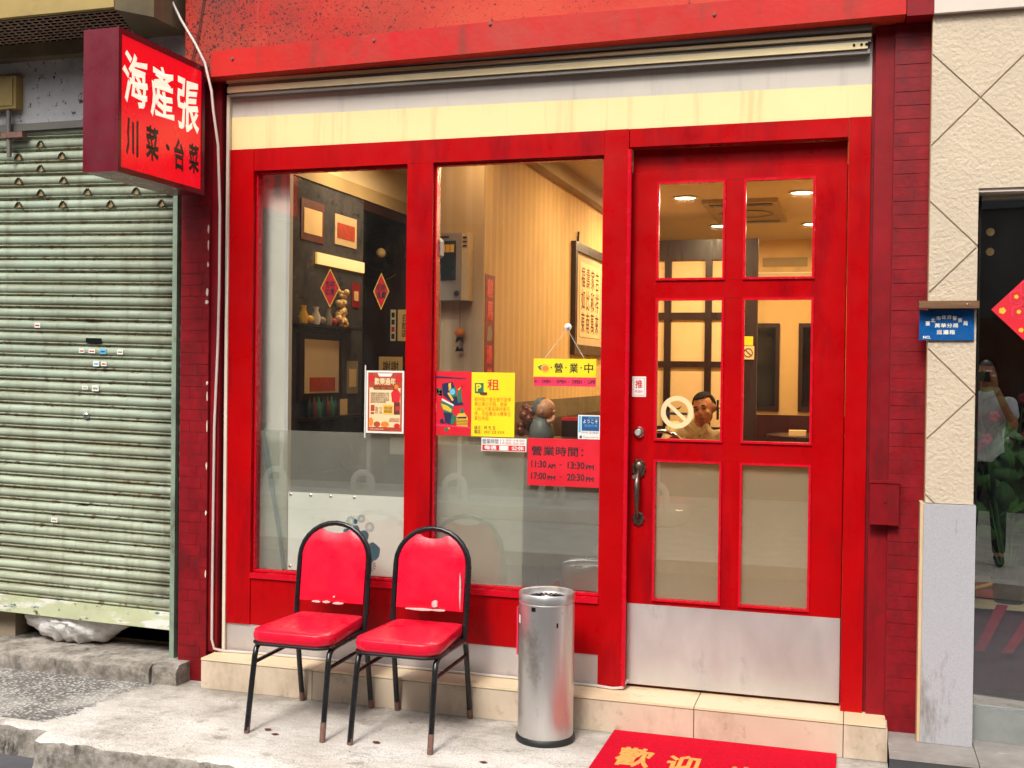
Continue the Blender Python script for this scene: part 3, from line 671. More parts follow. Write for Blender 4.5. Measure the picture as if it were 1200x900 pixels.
# ================================================================== LEFT: ROLLER SHUTTER
sh = thing('roller_shutter', 'rusty pale green roller shutter left of the red pillar', 'shutter', (-3.9, 0, .3))
sh.rotation_euler = (0, R(1.1), 0)
PITCHZ = .0652
pf = [(.006, 0), (.006, .005), (-.003, .008), (-.007, .012), (-.003, .0165), (.005, .019), (-.004, .024), (-.010, .034), (-.011, .044), (-.007, .056), (.003, .0632), (.006, .0652)]
bm_ = bmesh.new(); ra = [bm_.verts.new((-1.7, y, z)) for y, z in pf]; rb_ = [bm_.verts.new((.565, y, z)) for y, z in pf]
for i in range(len(pf)-1): bm_.faces.new((ra[i], rb_[i], rb_[i+1], ra[i+1]))
sm = bpy.data.meshes.new('slat'); bm_.to_mesh(sm); bm_.free(); sm.shade_smooth(); sm.set_sharp_from_angle(angle=R(60)); sm.materials.append(M['shutter_paint'])
for k in range(40):
    o = bpy.data.objects.new('slat', sm); COL.objects.link(o); o.parent = sh; o.location = (0, .012+random.uniform(-.0015, .0015), .035+k*PITCHZ+random.uniform(-.0012, .0012)); o.rotation_euler = (random.uniform(-.05, .05), random.uniform(-.0016, .0016), 0)
bl = B(); bl.box(-1.7, .545, -.016, .018, -.052, .034)
bl.bm.transform(Matrix.Translation(wloc(sh))); o = bl.build('bottom_bar', 'shutter_bar', sh, .006)
def onsh(x, z):                              # wall point -> point on the tilted shutter
    a = -R(1.1); dx, dz = x+3.9, z-.3
    return dx*math.cos(-a)-dz*math.sin(-a)*(1), dz*math.cos(a)+dx*math.sin(-a)
def sticker(x, z, w, h, m='paper_white', line=None):
    dx, dz = onsh(x, z)
    k = math.floor((dz-.035)/PITCHZ); zz = .035+k*PITCHZ+.040
    s = B().box(dx-w/2, dx+w/2, -.0022, .0003, zz-h/2, zz+h/2); s.bm.transform(Matrix.Translation(wloc(sh)))
    s = s.build('sticker', m, sh)
    t = B().box(dx-w*.35, dx+w*.35, -.0030, -.0022, zz-h*.2, zz+h*.1); t.bm.transform(Matrix.Translation(wloc(sh))); t.build('print', line or 'print_rust', s)
for (x, z, w, h, m, l) in ((-4.212, 1.797, .036, .026, 'paper_white', None), (-3.927, 1.661, .034, .022, 'paper_white', None), (-3.863, 1.662, .042, .022, 'paper_white', None), (-3.794, 1.662, .036, .026, 'print_lightblue', 'print_blue'), (-3.688, 1.659, .036, .026, 'paper_white', 'device_grey'), (-3.836, 1.608, .038, .030, 'paper_white', 'print_lightblue'), (-3.788, 1.590, .034, .024, 'paper_white', None), (-3.904, 1.472, .040, .018, 'paper_white', 'device_grey'), (-3.840, 1.473, .042, .032, 'paper_white', 'device_grey'), (-4.093, .760, .040, .024, 'paper_white', 'device_grey')):
    sticker(x, z, w, h, m, l)
dx, dz = onsh(-3.853, 1.735)
s = B().box(dx-.048, dx+.048, -.003, .004, dz-.012, dz+.012); s.bm.transform(Matrix.Translation(wloc(sh))); s.build('letter_slot', 'black_gap', sh, .006)
dx, dz = onsh(-3.897, 1.335)
B().lathe([(0, -.012), (.010, -.012), (.016, -.008), (.017, 0)], dx-3.9, .002, dz+.3, 16, 'y').build('shutter_lock', 'steel_bright', sh, smooth=True)
for (x, z) in ((-4.198, 2.776), (-4.341, 2.709), (-4.061, 2.71), (-4.197, 2.643), (-4.049, 2.578), (-4.34, 2.585), (-4.196, 2.515), (-3.897, 2.505), (-3.597, 2.499), (-4.339, 2.451), (-4.053, 2.442), (-3.753, 2.437), (-3.442, 2.436)):
    dx, dz = onsh(x, z); k = round((dz-.035-.038)/PITCHZ); zz = .035+k*PITCHZ+.036
    s = B()
    for sg_ in (-1, 1):
        s.tube([(dx+sg_*.003, -.004, zz+.016), (dx+sg_*.014, -.006, zz+.004), (dx+sg_*.024, -.005, zz-.016)], .0045, 5)
    s.bm.transform(Matrix.Translation(wloc(sh))); cp_ = s.build('clip', 'rust_dark', sh, smooth=True)
    s = B().prism([(dx+.026*math.cos(q)*random.uniform(.55, 1), zz-.002+.020*math.sin(q)*random.uniform(.55, 1)) for q in [2*math.pi*w/11 for w in range(11)]], .0005, .004)
    s.bm.transform(Matrix.Translation(wloc(sh))); s.build('rust_scab', 'rust_pale', cp_)
gr_ = bx('guide_rail', 'shutter_trim', None, -3.352, -3.326, -.035, .03, .10, 2.9, .003); tag(gr_, 'grey-green steel guide rail at the right edge of the shutter', 'rail')
bag = B().ball((-4.06, .15, .23), .33, 72, 40, (1, .42, .46))
for v in bag.bm.verts:
    a = math.atan2(v.co.z-.23, v.co.x+4.06); x_, y_, z_ = v.co
    k = 1+.09*abs(math.sin(a*5+x_*7))-.07*abs(math.sin(x_*23+z_*31+y_*9))-.05*abs(math.sin(x_*47-z_*38))
    v.co.x = -4.06+(x_+4.06)*k; v.co.y = .15+(y_-.15)*(k+.10*abs(math.sin(x_*31+z_*14))); v.co.z = max(.093, .23+(z_-.23)*k)
o = bag.build('rubbish_bag', 'plastic_bag', None, smooth=True); tag(o, 'crumpled white plastic bag poking out under the shutter', 'bag')
o = bx('cardboard_box', 'cardboard', None, -4.85, -4.43, .10, .3, .094, .30, .004); tag(o, 'grey box in the dark under the shutter beside the white bag', 'box')
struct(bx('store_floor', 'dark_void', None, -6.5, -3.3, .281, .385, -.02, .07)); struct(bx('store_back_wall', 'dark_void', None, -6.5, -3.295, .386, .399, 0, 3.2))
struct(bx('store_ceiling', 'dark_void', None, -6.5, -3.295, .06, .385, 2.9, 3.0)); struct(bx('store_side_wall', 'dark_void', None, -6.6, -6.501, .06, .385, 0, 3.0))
lw = struct(bx('left_wall', 'concrete_stained', None, -7.5, -3.293, -.004, .06, 2.862, 4.2))
ck = B(); px, pz = -3.722, 3.155
pts = [(-3.722, 3.17), (-3.724, 3.10), (-3.718, 3.04), (-3.722, 2.97), (-3.720, 2.90)]
ck.tube([(x, -.0045, z) for x, z in pts], .0035, 5); ck.tube([(x, -.0045, z) for x, z in [(-3.722, 3.165), (-3.66, 3.172), (-3.58, 3.185), (-3.5, 3.18)]], .003, 5)
tag(ck.build('conduit', 'metal_dark', None, smooth=True), 'thin blackened wire bent along the stained wall above the shutter', 'wire')
tag(bx('lintel_trim', 'rail_grey', None, -7.4, -3.353, -.02, .02, 2.862, 2.90, .003), 'pale metal trim along the top of the green shutter', 'trim')

# exhaust hood above
hd_ = thing('exhaust_hood', 'khaki metal exhaust hood with mesh underside above the shutter', 'hood', (-4.4, -.2, 3.3))
bx('front_plate', 'yellow_metal', hd_, -7, -3.405, -.455, -.425, 3.315, 4.2, .004)
B().prism([(-3.404, -.45), (-3.29, -.30), (-3.29, -.01), (-3.57, -.01), (-3.57, -.05), (-3.404, -.42)], 3.305, 4.2, 'z').build('end_plate', 'khaki_metal', hd_)
bx('back_rail', 'khaki_metal', hd_, -7, -3.571, -.075, -.006, 3.235, 3.31, .004)
bx('shade_sheet', 'dark_void', hd_, -7, -3.4045, -.4248, -.42, 3.32, 3.56); bx('shade_sheet', 'dark_void', hd_, -7, -3.3, -.012, -.0055, 3.311, 3.56)  # dark sheets added to paint in the shade inside the hood
bx('cavity', 'dark_void', hd_, -7, -3.3, -.424, -.005, 3.56, 3.58)
gr = B()
for i in range(60):
    x = -3.42-i*.043
    gr.tube([(x, -.424, 3.312), (x-.10, -.075, 3.312)], .0036, 4, caps=False)
for j in range(9):
    y = -.405+j*.040; gr.tube([(-6, y, 3.3165), (-3.41-(y+.42)*.42, y, 3.3165)], .0036, 4, caps=False)
o = gr.build('wire_mesh', 'grille_wire', hd_); o['kind'] = 'stuff'
jb = thing('junction_box', 'yellowed metal box on a pipe at the left edge above the shutter', 'box', (-4.3, -.1, 2.96))
bx('body', 'yellow_metal', jb, -4.66, -4.312, -.06, -.006, 2.975, 3.15, .006); bx('door', 'yellow_metal', jb, -4.64, -4.33, -.066, -.0605, 2.99, 3.135, .003)
B().tube([(-4.375, -.04, 2.974), (-4.375, -.04, 2.90), (-4.37, -.04, 2.72)], .013, 10).build('pipe', 'rail_grey', jb, smooth=True)
bx('pipe_clamp', 'rusty_metal', jb, -4.41, -4.27, -.06, -.02, 2.82, 2.85, .004)

# ================================================================== RIGHT: WHITE ROUGH WALL AND SHOP WINDOW
ww = thing('rough_wall', 'white rough-rendered wall with diamond grooves right of the red pillar', 'wall', (.4, -.1, 1.08))
bx('wall_core', 'render_back', ww, .290, .474, -.092, .25, 1.076, 3.08); bx('wall_core', 'render_back', ww, .4745, 3.2, -.0915, .25, 2.366, 3.08)
def clip(poly, f):                           # Sutherland-Hodgman against f(p) >= 0
    out = []
    for i in range(len(poly)):
        p, q = poly[i], poly[(i+1) % len(poly)]; a, c = f(p), f(q)
        if a >= 0: out.append(p)
        if a*c < 0: t = a/(a-c); out.append((p[0]+(q[0]-p[0])*t, p[1]+(q[1]-p[1])*t))
    return out
A_, B_ = .2985, .302
for i in range(-1, 10):
    for j in range(-1, 8):
        if (i+j) % 2: continue
        cx = .475-A_+A_*i; cz = 2.735-B_*j
        dm = [(cx+A_-.0045, cz), (cx, cz+B_-.0045), (cx-A_+.0045, cz), (cx, cz-B_+.0045)]
        for (xa, xb, za, zb) in ((.290, .474, 1.077, 2.3665), (.290, 3.2, 2.3665, 3.079)):
            p = clip(clip(clip(clip(dm, lambda p: p[0]-xa), lambda p: xb-p[0]), lambda p: p[1]-za), lambda p: zb-p[1])
            if len(p) > 2 and (max(q[0] for q in p)-min(q[0] for q in p)) > .01:
                B().prism(p, -.1005, -.0915).build('render_panel', 'white_render', ww)
bx('edge_trim', 'beige_edge', ww, .2885, .2898, -.096, .2, 1.077, 3.079)
bx('reveal', 'smooth_plaster', ww, .4745, 1.9, -.0912, -.02, 2.352, 2.3655)
tb = struct(bx('upper_band', 'smooth_plaster', None, .292, 3.2, -.13, .25, 3.082, 4.2, .004))
gs = thing('granite_cladding', 'speckled grey granite slab under the rough wall', 'cladding', (.38, -.1, .09))
bx('slab', 'granite', gs, .283, .482, -.128, -.02, .092, 1.0745, .002); bx('edge_strip', 'beige_edge', gs, .270, .2825, -.12, -.02, .092, 1.078, .002)
lg = thing('dark_ledge', 'dark tiled ledge under the right-hand shop window', 'ledge', (.8, -.2, 0))
for a, c in ((.158, .488), (.491, 1.1), (1.103, 1.8)):
    bx('face_tile', 'dark_ledge', lg, a, c, -.335, -.325, -.0+.002, .078, .002); bx('top_slab', 'ledge_top', lg, a, c, -.338, .25, .0785, .0905, .003)
bx('core', 'dark_void', lg, .157, 1.8, -.3245, .25, .001, .078)
sw = thing('shop_window', 'dark display window of the neighbouring shop at the right edge', 'window', (.9, 0, .1))
ang = R(-5.7); gx = .488                     # the display front stands slightly askew to the street
for nm_, m_, q_ in (('bottom_frame', 'window_frame_silver', (.486, 1.5, -.012, .06, .0915, .222)), ('side_frame', 'metal_dark', (.4875, .496, .0, .05, .223, 2.351)), ('pane', 'shop_glass', (.4965, 1.5, .02, .026, .2225, 2.345))):
    g_ = B().box(*q_); g_.rotate(ang, 'Z', (gx, .0, 0)); g_.build(nm_, m_, sw)
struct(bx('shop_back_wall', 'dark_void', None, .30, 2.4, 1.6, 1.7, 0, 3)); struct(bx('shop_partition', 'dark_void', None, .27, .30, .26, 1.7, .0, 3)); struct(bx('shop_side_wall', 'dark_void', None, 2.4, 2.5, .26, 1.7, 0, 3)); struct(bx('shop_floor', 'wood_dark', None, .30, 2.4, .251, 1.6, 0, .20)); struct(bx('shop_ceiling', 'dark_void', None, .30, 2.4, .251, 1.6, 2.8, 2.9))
dd = thing('paper_diamond', 'red paper diamond with plum blossoms in the right shop window', 'decoration', (.70, .09, 1.88))
def bloss(cx, cz, r, m, y):
    pts = []
    for k in range(30):
        t = 2*math.pi*k/30; q = r*(.78+.22*abs(math.cos(2.5*t))); pts.append((cx+q*math.cos(t), cz+q*math.sin(t)))
    flat(dd, pts, y, m)
DC = (.693, 1.878)
flat(dd, [(DC[0]-.155, DC[1]), (DC[0], DC[1]-.155), (DC[0]+.155, DC[1]), (DC[0], DC[1]+.155)], -.0130, 'paper_red', 'sheet', .001)
for cx, cz, r in ((-.060, .052, .030), (-.022, .095, .026), (-.05, -.010, .030), (-.012, .03, .032), (.02, -.05, .03), (.05, .05, .035)):
    bloss(DC[0]+cx, DC[1]+cz, r, 'paper_pink', -0.0140); bloss(DC[0]+cx, DC[1]+cz, r*.86, 'print_red', -0.0148); bloss(DC[0]+cx, DC[1]+cz, r*.3, 'print_gold', -0.0156)
bloss(DC[0]-.112, DC[1]-.005, .014, 'print_gold', -0.0140); bloss(DC[0]-.04, DC[1]-.085, .010, 'print_gold', -0.0140)
bp_ = thing('police_plate', 'small blue enamel plate under a wooden strip on the white wall', 'sign', (.36, -.13, 1.74))
bx('wood_strip', 'weathered_wood', bp_, .250, .478, -.165, -.101, 1.876, 1.906, .008, seg=2)
bx('plate', 'enamel_blue', bp_, .2545, .465, -.112, -.1015, 1.748, 1.872, .006)
ch8 = '臺北市政府警察局'
for i, ch in enumerate(ch8):
    t = (i-3.5)/3.5; cx = .3595+t*.072; cz = 1.843-.026*t*t
    o = lettering(bp_, ch, cx-.0085, cx+.0085, cz-.009, cz+.009, -.1130, 'lettering_white', .02)
lettering(bp_, '萬華分局', .315, .404, 1.799, 1.817, -.1130, 'lettering_white', .02, spacing=1.15)
lettering(bp_, '巡邏箱', .322, .392, 1.771, 1.790, -.1130, 'lettering_white', .02, spacing=1.2)
lettering(bp_, 'NO.', .270, .300, 1.753, 1.766, -.1130, 'lettering_white', .03)
B().ball((.432, -.166, 1.891), .004, 8, 6).build('nail', 'steel_bright', bp_, smooth=True)
pt = thing('potted_plant', 'potted leafy plant with red flowers inside the right shop window', 'plant', (.66, .27, .62))
B().lathe([(0, 0), (.06, 0), (.085, .16), (.09, .17), (.078, .17), (.07, .13), (0, .13)], .66, .27, .62, 20).build('pot', 'device_dark', pt, smooth=True)
r_ = random.Random(12); st = B()
leafm = B(); L_ = [(0, 0), (.022, .03), (.034, .065), (.026, .105), (0, .14), (-.026, .105), (-.034, .065), (-.022, .03)]
vs = [leafm.bm.verts.new((x, abs(x)*-.35+y*y*1.2*0+.02*math.sin(y*12), y)) for x, y in L_]; mid = [leafm.bm.verts.new((0, .012+.02*math.sin(y*12), y)) for y in (.03, .065, .105)]
fs = [(0, 1, 'a'), (1, 2, 'a', 'b'), (2, 3, 'b', 'c'), (3, 4, 'c')]
m3 = {'a': mid[0], 'b': mid[1], 'c': mid[2]}
leafm.bm.faces.new((vs[0], vs[1], mid[0])); leafm.bm.faces.new((vs[1], vs[2], mid[1], mid[0])); leafm.bm.faces.new((vs[2], vs[3], mid[2], mid[1])); leafm.bm.faces.new((vs[3], vs[4], mid[2]))
leafm.bm.faces.new((vs[0], mid[0], vs[7])); leafm.bm.faces.new((mid[0], mid[1], vs[6], vs[7])); leafm.bm.faces.new((mid[1], mid[2], vs[5], vs[6])); leafm.bm.faces.new((mid[2], vs[4], vs[5]))
lm = bpy.data.meshes.new('leaf'); leafm.bm.to_mesh(lm); leafm.bm.free(); lm.shade_smooth(); lm.materials.append(M['leaf_green'])
fl_pos = []
for s_ in range(20):
    a = 2*math.pi*s_/20; h = r_.uniform(.35, .85); sp = r_.uniform(.05, .24)
    P_ = [Vector((.66+.02*math.cos(a), .27+.02*math.sin(a), .74)), Vector((.66+sp*.6*math.cos(a), .27+sp*.5*math.sin(a), .74+h*.55)), Vector((.66+sp*math.cos(a), .27+sp*.5*math.sin(a), .74+h))]
    st.tube(P_, [.005, .004, .002], 5)
    for k in range(6):
        t = .25+.75*k/5; p = P_[0].lerp(P_[1], t*2) if t < .5 else P_[1].lerp(P_[2], t*2-1)
        o = bpy.data.objects.new('leaf', lm); COL.objects.link(o); o.parent = pt; o.location = p-wloc(pt)
        sc = r_.uniform(.7, 1.25); o.scale = (sc, sc, sc); o.rotation_euler = (r_.uniform(-1.3, 1.3), r_.uniform(-1.2, 1.2), r_.uniform(0, 6.3))
    fl_pos.append(P_[2])
st.build('stem', 'leaf_green', pt, smooth=True)
for p in fl_pos[:14]:
    f = B()
    for k in range(5):
        a = 2*math.pi*k/5; f.ball((p.x+.014*math.cos(a), p.y-.02, p.z+.014*math.sin(a)), .012, 8, 6, (1, .5, 1))
    f.build('flower', 'flower_red', pt, smooth=True)
tc = thing('display_table', 'low display table draped with maroon cloth behind the right shop window', 'table', (1.0, .6, .2))
bx('cloth_skirt', 'cloth_maroon', tc, .50, 2.1, .20, .9, .205, .60, .02); bx('tabletop', 'paper_cream', tc, .49, 2.12, .18, .92, .601, .62, .004)
for k, (xa, xb) in enumerate(((.60, .51), (.74, .62))):
    B().prism([(xa, .625), (xa+.045, .625), (xb+.045, .42), (xb, .42)], .165, .17).build('ribbon', 'flower_red', tc)
la = thing('brass_lamp', 'pair of small brass lamps glowing in the dark shop window', 'lamp', (.57, .7, 2.2))
for z in (2.17, 2.26): B().ball((.585, .5, z), .018, 12, 8).build('bulb', 'bronze_glow', la, smooth=True)

# ================================================================== STREET FURNITURE AND MAT
bn = thing('ash_bin', 'round stainless steel litter bin with ashtray top beside the second chair', 'bin', (-1.262, -.325, 0))
cx, cy = -1.262, -.325
B().lathe([(.121, .028), (.121, .60), (.118, .603), (.118, .607), (.122, .610), (.122, .640), (.119, .644), (.112, .640), (.110, .622), (.0, .620)], cx, cy, 0, 48).build('body', 'steel_bin', bn, smooth=True)
B().lathe([(0, 0), (.126, 0), (.130, .006), (.130, .018), (.124, .027), (0, .027)], cx, cy, .001, 48).build('base_ring', 'black_rubber', bn, smooth=True)
for k in range(20):
    a = 2*math.pi*k/20
    s = B().prism([(.025, -.003), (.078, -.007), (.078, .007), (.025, .003)], .6212, .6225, 'z'); s.bm.transform(Matrix.Translation((cx, cy, 0)) @ Matrix.Rotation(a, 4, 'Z')); s.build('slot', 'black_gap', bn)
B().lathe([(.0, .630), (.02, .629), (.026, .6215)], cx, cy, 0, 16).build('hub', 'steel_bright', bn, smooth=True)
def onbin(ang, z, w, h, m, name):
    s = B()
    va = []
    for k in range(4):
        t = ang+(k/3-.5)*w/.121
        va.append([(cx+.1222*math.sin(t), cy-.1222*math.cos(t), z-h/2), (cx+.1222*math.sin(t), cy-.1222*math.cos(t), z+h/2)])
    V_ = [[s.bm.verts.new(p) for p in q] for q in va]
    for a, c in zip(V_, V_[1:]): s.bm.faces.new((a[0], c[0], c[1], a[1]))
    s.build(name, m, bn)
onbin(.0-.22, .585, .020, .018, 'metal_dark', 'print'); onbin(-1.0, .53, .024, .036, 'paper_white', 'sticker'); onbin(.65, .52, .008, .02, 'metal_dark', 'scratch')
tag(B().box(-1.405, -1.398, -.30, -.23, .35, .56).build('paper_slip', 'paper_pink', None), 'pale pink paper slip standing behind the steel bin', 'paper')
dm = thing('doormat', 'red doormat with gold welcome characters before the door', 'doormat', (-.52, -.5, 0))
bx('pile', 'doormat_red', dm, -.99, -.045, -.82, -.158, .0045, .018, .005)
lettering(dm, '歡', -.915, -.765, -.60, -.365, .0188, 'doormat_gold', .03, 'ground'); lettering(dm, '迎', -.705, -.565, -.62, -.395, .0188, 'doormat_gold', .03, 'ground')
lettering(dm, '光', -.46, -.32, -.64, -.45, .0188, 'doormat_gold', .03, 'ground'); lettering(dm, '臨', -.25, -.11, -.64, -.45, .0188, 'doormat_gold', .03, 'ground')

# ---- banquet chairs
def arc(c, r, a0, a1, n): return [(c[0]+r*math.cos(a0+(a1-a0)*k/n), c[1]+r*math.sin(a0+(a1-a0)*k/n)) for k in range(n+1)]
def make_chair(label, loc, frame='chair_frame', vinyl='chair_vinyl', group=None, worn=True):
    t = thing('banquet_chair', label, 'chair', (0, 0, 0), group)
    for s in (-1, 1):
        fl = B().tube([(s*.183, -.255, .002), (s*.181, -.224, .18), (s*.179, -.197, .325), (s*.178, -.187, .358), (s*.178, -.165, .375), (s*.178, -.13, .380), (s*.178, -.02, .382)], .0125, 10).build('leg', frame, t, smooth=True)
        rl = B().tube([(s*.181, .258, .002), (s*.180, .226, .18), (s*.178, .200, .325), (s*.178, .190, .358), (s*.178, .168, .376), (s*.178, .13, .380), (s*.178, -.018, .382)], .0125, 10).build('leg', frame, t, smooth=True)
        if worn:
            B().tube([(s*.183, -.255, .001), (s*.1822, -.243, .072+.01*s)], .0129, 10).build('rusty_tip', 'rusty_metal', fl, smooth=True)
            B().tube([(s*.181, .258, .001), (s*.1806, .250, .045)], .0129, 10).build('rusty_tip', 'rusty_metal', rl, smooth=True)
        B().tube([(s*.179, -.205, .30), (s*.178, .205, .305)], .009, 8).build('stretcher', frame, t, smooth=True)
    B().tube([(-.176, -.12, .372), (.176, -.12, .372)], .009, 8).build('stretcher', frame, t, smooth=True)
    def outline(f, rb, y0, y1, rc):
        pts = []
        for (cx_, cy_, a0) in ((f-rc, y0+rc, -math.pi/2), (rb-.03, y1-.03, 0), (-rb+.03, y1-.03, math.pi/2), (-f+rc, y0+rc, math.pi)):
            r_ = rc if cy_ < 0 else .03
            pts += arc((cx_, cy_), r_, a0, a0+math.pi/2, 6)
        return pts
    B().prism(outline(.196, .168, -.238, .205, .075), .383, .396, 'z').build('seat_frame', frame, t, bevel=.004)
    st = B(); o_ = outline(.192, .165, -.234, .202, .075)
    def ring(sc, z, dz=0): return [st.bm.verts.new((x*sc, -.016+(y+.016)*sc, z)) for x, y in o_]
    rr = [ring(.985, .3965), ring(1.015, .407), ring(1.02, .425), ring(1.0, .441), ring(.95, .449), ring(.82, .452), ring(.5, .4545), ring(.2, .4555)]
    for a, c in zip(rr, rr[1:]):
        for k in range(len(a)): st.bm.faces.new((a[k], a[(k+1) % len(a)], c[(k+1) % len(a)], c[k]))
    st.bm.faces.new(rr[-1]); st.bm.faces.new(rr[0][::-1]); bmesh.ops.recalc_face_normals(st.bm, faces=st.bm.faces[:])
    sm_ = st.build('seat', vinyl, t, smooth=True)
    B().tube([(x*.992, -.016+(y+.016)*.992, .4425) for x, y in o_], .0028, 5, closed=True).build('piping', vinyl, sm_, smooth=True)
    ly = lambda z: .178+(z-.38)*.13
    path = [(-.176, ly(.375), .375), (-.180, ly(.5), .50), (-.180, ly(.62), .62), (-.1795, ly(.70), .70)]
    for k in range(1, 14):
        a = math.pi-math.pi*k/14; path.append((.1795*math.cos(a), ly(.70+.168*math.sin(a)), .70+.168*math.sin(a)))
    path += [(.1795, ly(.70), .70), (.180, ly(.62), .62), (.180, ly(.5), .50), (.176, ly(.375), .375)]
    B().tube(path, .0125, 10).build('back_frame', frame, t, smooth=True)
    pad = B(); col = []
    NZ, NXp = 14, 10
    def half(z): return .164 if z < .70 else max(.06, .166*math.sqrt(max(0, 1-((z-.70)/.158)**2)))
    for side in (-1, 1):
        g = []
        for j in range(NZ+1):
            row = []
            for i in range(NXp+1):
                u = -1+2*i/NXp
                topz = .838-.017*(1-min(1, abs(u)/.8)**2); z = .503+(topz-.503)*j/NZ
                h = half(min(z, .838)); edge_ = (1-abs(u)**6)*(1-abs(2*j/NZ-1)**8)
                row.append(pad.bm.verts.new((u*h, ly(z)+side*(.007+.013*edge_), z)))
            g.append(row)
        col.append(g)
        for j in range(NZ):
            for i in range(NXp): pad.bm.faces.new((g[j][i], g[j][i+1], g[j+1][i+1], g[j+1][i]))
    f, bk = col
    for i in range(NXp):
        for j in (0, NZ): pad.bm.faces.new((f[j][i], f[j][i+1], bk[j][i+1], bk[j][i]))
    for j in range(NZ):
        for i in (0, NXp): pad.bm.faces.new((f[j][i], f[j+1][i], bk[j+1][i], bk[j][i]))
    bmesh.ops.recalc_face_normals(pad.bm, faces=pad.bm.faces[:])
    bp = pad.build('backrest', vinyl, t, smooth=True)
    return t, bp
def torn(bp, spots, seed):
    r_ = random.Random(seed)
    for (x, z, rx, rz) in spots:
        pts = [(x+rx*math.cos(a)*r_.uniform(.7, 1.1), z+rz*math.sin(a)*r_.uniform(.7, 1.1)) for a in [2*math.pi*k/9 for k in range(9)]]
        y = .178+(z-.38)*.13-.0225
        o = B().prism(pts, y, y+.012).build('torn_patch', 'foam', bp, .001)
chA, bpA = make_chair('red vinyl banquet chair with black frame in front of the left window', None, group='red chairs on the pavement')
torn(bpA, [(-.07, .502, .024, .005), (-.02, .503, .02, .006), (.04, .501, .028, .006), (.02, .53, .005, .006)], 4)
chA.location = (-2.337, -.428, 0)
chB, bpB = make_chair('red vinyl banquet chair with pale worn patch on its back, beside the steel bin', None, group='red chairs on the pavement')
torn(bpB, [(-.04, .502, .07, .006), (.05, .505, .04, .005), (.030, .532, .018, .020), (.150, .60, .005, .09)], 5)
chB.location = (-1.845, -.422, 0)

# ================================================================== WINDOW NOTICES
OUTER = []                                     # notices taped to the outer face of the panes
def sheet(name, label, cat, x0, x1, z0, z1, m, y=.0562, group=None):
    t = thing(name, label, cat, ((x0+x1)/2, y, z0), group)
    bx('sheet', m, t, x0, x1, y, y+.001, z0, z1); return t
t = sheet('poster', 'small white-bordered festival poster taped inside the left window', 'poster', -2.297, -2.096, 1.287, 1.594, 'paper_white')
y = .0555; x0, x1, z0, z1 = -2.287, -2.106, 1.297, 1.585
flat(t, rect(x0, x1, z0, z1), y, 'print_rust'); flat(t, rect(x0+.008, x1-.008, z0+.020, z1-.075), y-.0007, 'paper_cream')
flat(t, [(x0+.05, z1-.004), (x1-.05, z1-.004), (x1-.06, z1-.02), (x0+.06, z1-.02)], y-.0007, 'paper_white')
for cx in (x0+.019, x1-.02): flat(t, disc(cx, z1-.028, .015, .018), y-.0009, 'print_red')
lettering(t, '歡樂過年', x0+.034, x1-.034, z1-.062, z1-.026, y-.0014, 'paper_cream', .03)
flat(t, rect(x0+.03, x1-.04, z1-.084, z1-.068), y-.0014, 'print_brown')
lettering(t, '大年初一至初三全家團圓', x0+.035, x1-.045, z1-.082, z1-.071, y-.0021, 'print_orange')
lettering(t, '新春優惠活動期間凡消費\n滿額即可獲得摸彩券一張\n獎品豐富數量有限送完止\n活動詳情請洽店內服務員\n感謝您的支持與愛護', x0+.014, x1-.068, z1-.150, z1-.098, y-.0014, 'print_brown')
flat(t, [(x1-.052, z1-.145), (x1-.012, z1-.145), (x1-.008, z1-.10), (x1-.022, z1-.082), (x1-.042, z1-.082), (x1-.058, z1-.10)], y-.0014, 'print_red')
flat(t, disc(x1-.031, z1-.072, .013, .014), y-.0014, 'print_orange'); flat(t, rect(x1-.042, x1-.010, z1-.205, z1-.145), y-.0014, 'print_brown'); flat(t, rect(x1-.032, x1-.014, z1-.185, z1-.165), y-.0021, 'print_red')
flat(t, rect(x0+.016, x0+.036, z1-.19, z1-.16), y-.0014, 'print_rust'); flat(t, rect(x0+.016, x0+.034, z1-.205, z1-.195), y-.0014, 'print_rust')
flat(t, rect(x0+.082, x1-.046, z1-.205, z1-.158), y-.0014, 'lettering_gold'); lettering(t, '感恩回饋\n春節抽獎', x0+.088, x1-.052, z1-.198, z1-.166, y-.0021, 'print_brown')
lettering(t, '地點：本店\n時間：上午\n主辦：商圈', x0+.04, x0+.076, z1-.202, z1-.168, y-.0014, 'print_rust')
for (cx, cz, rx, rz, m_) in ((x0+.018, z0+.045, .012, .022, 'print_orange'), (x0+.05, z0+.034, .018, .014, 'print_rust'), (x0+.092, z0+.034, .022, .014, 'print_orange'), (x1-.025, z0+.028, .016, .012, 'print_red')): flat(t, disc(cx, cz, rx, rz), y-.0014, m_)
lettering(t, '活動辦法依現場公告為準', x0+.012, x0+.085, z0+.006, z0+.014, y-.0014, 'paper_cream')
lettering(t, '主辦單位保留\n最終解釋權利', x1-.066, x1-.012, z0+.046, z0+.066, y-.0014, 'print_rust')
bx('tape', 'handset_white', t, -2.306, -2.300, .0572, .0578, 1.262, 1.62)

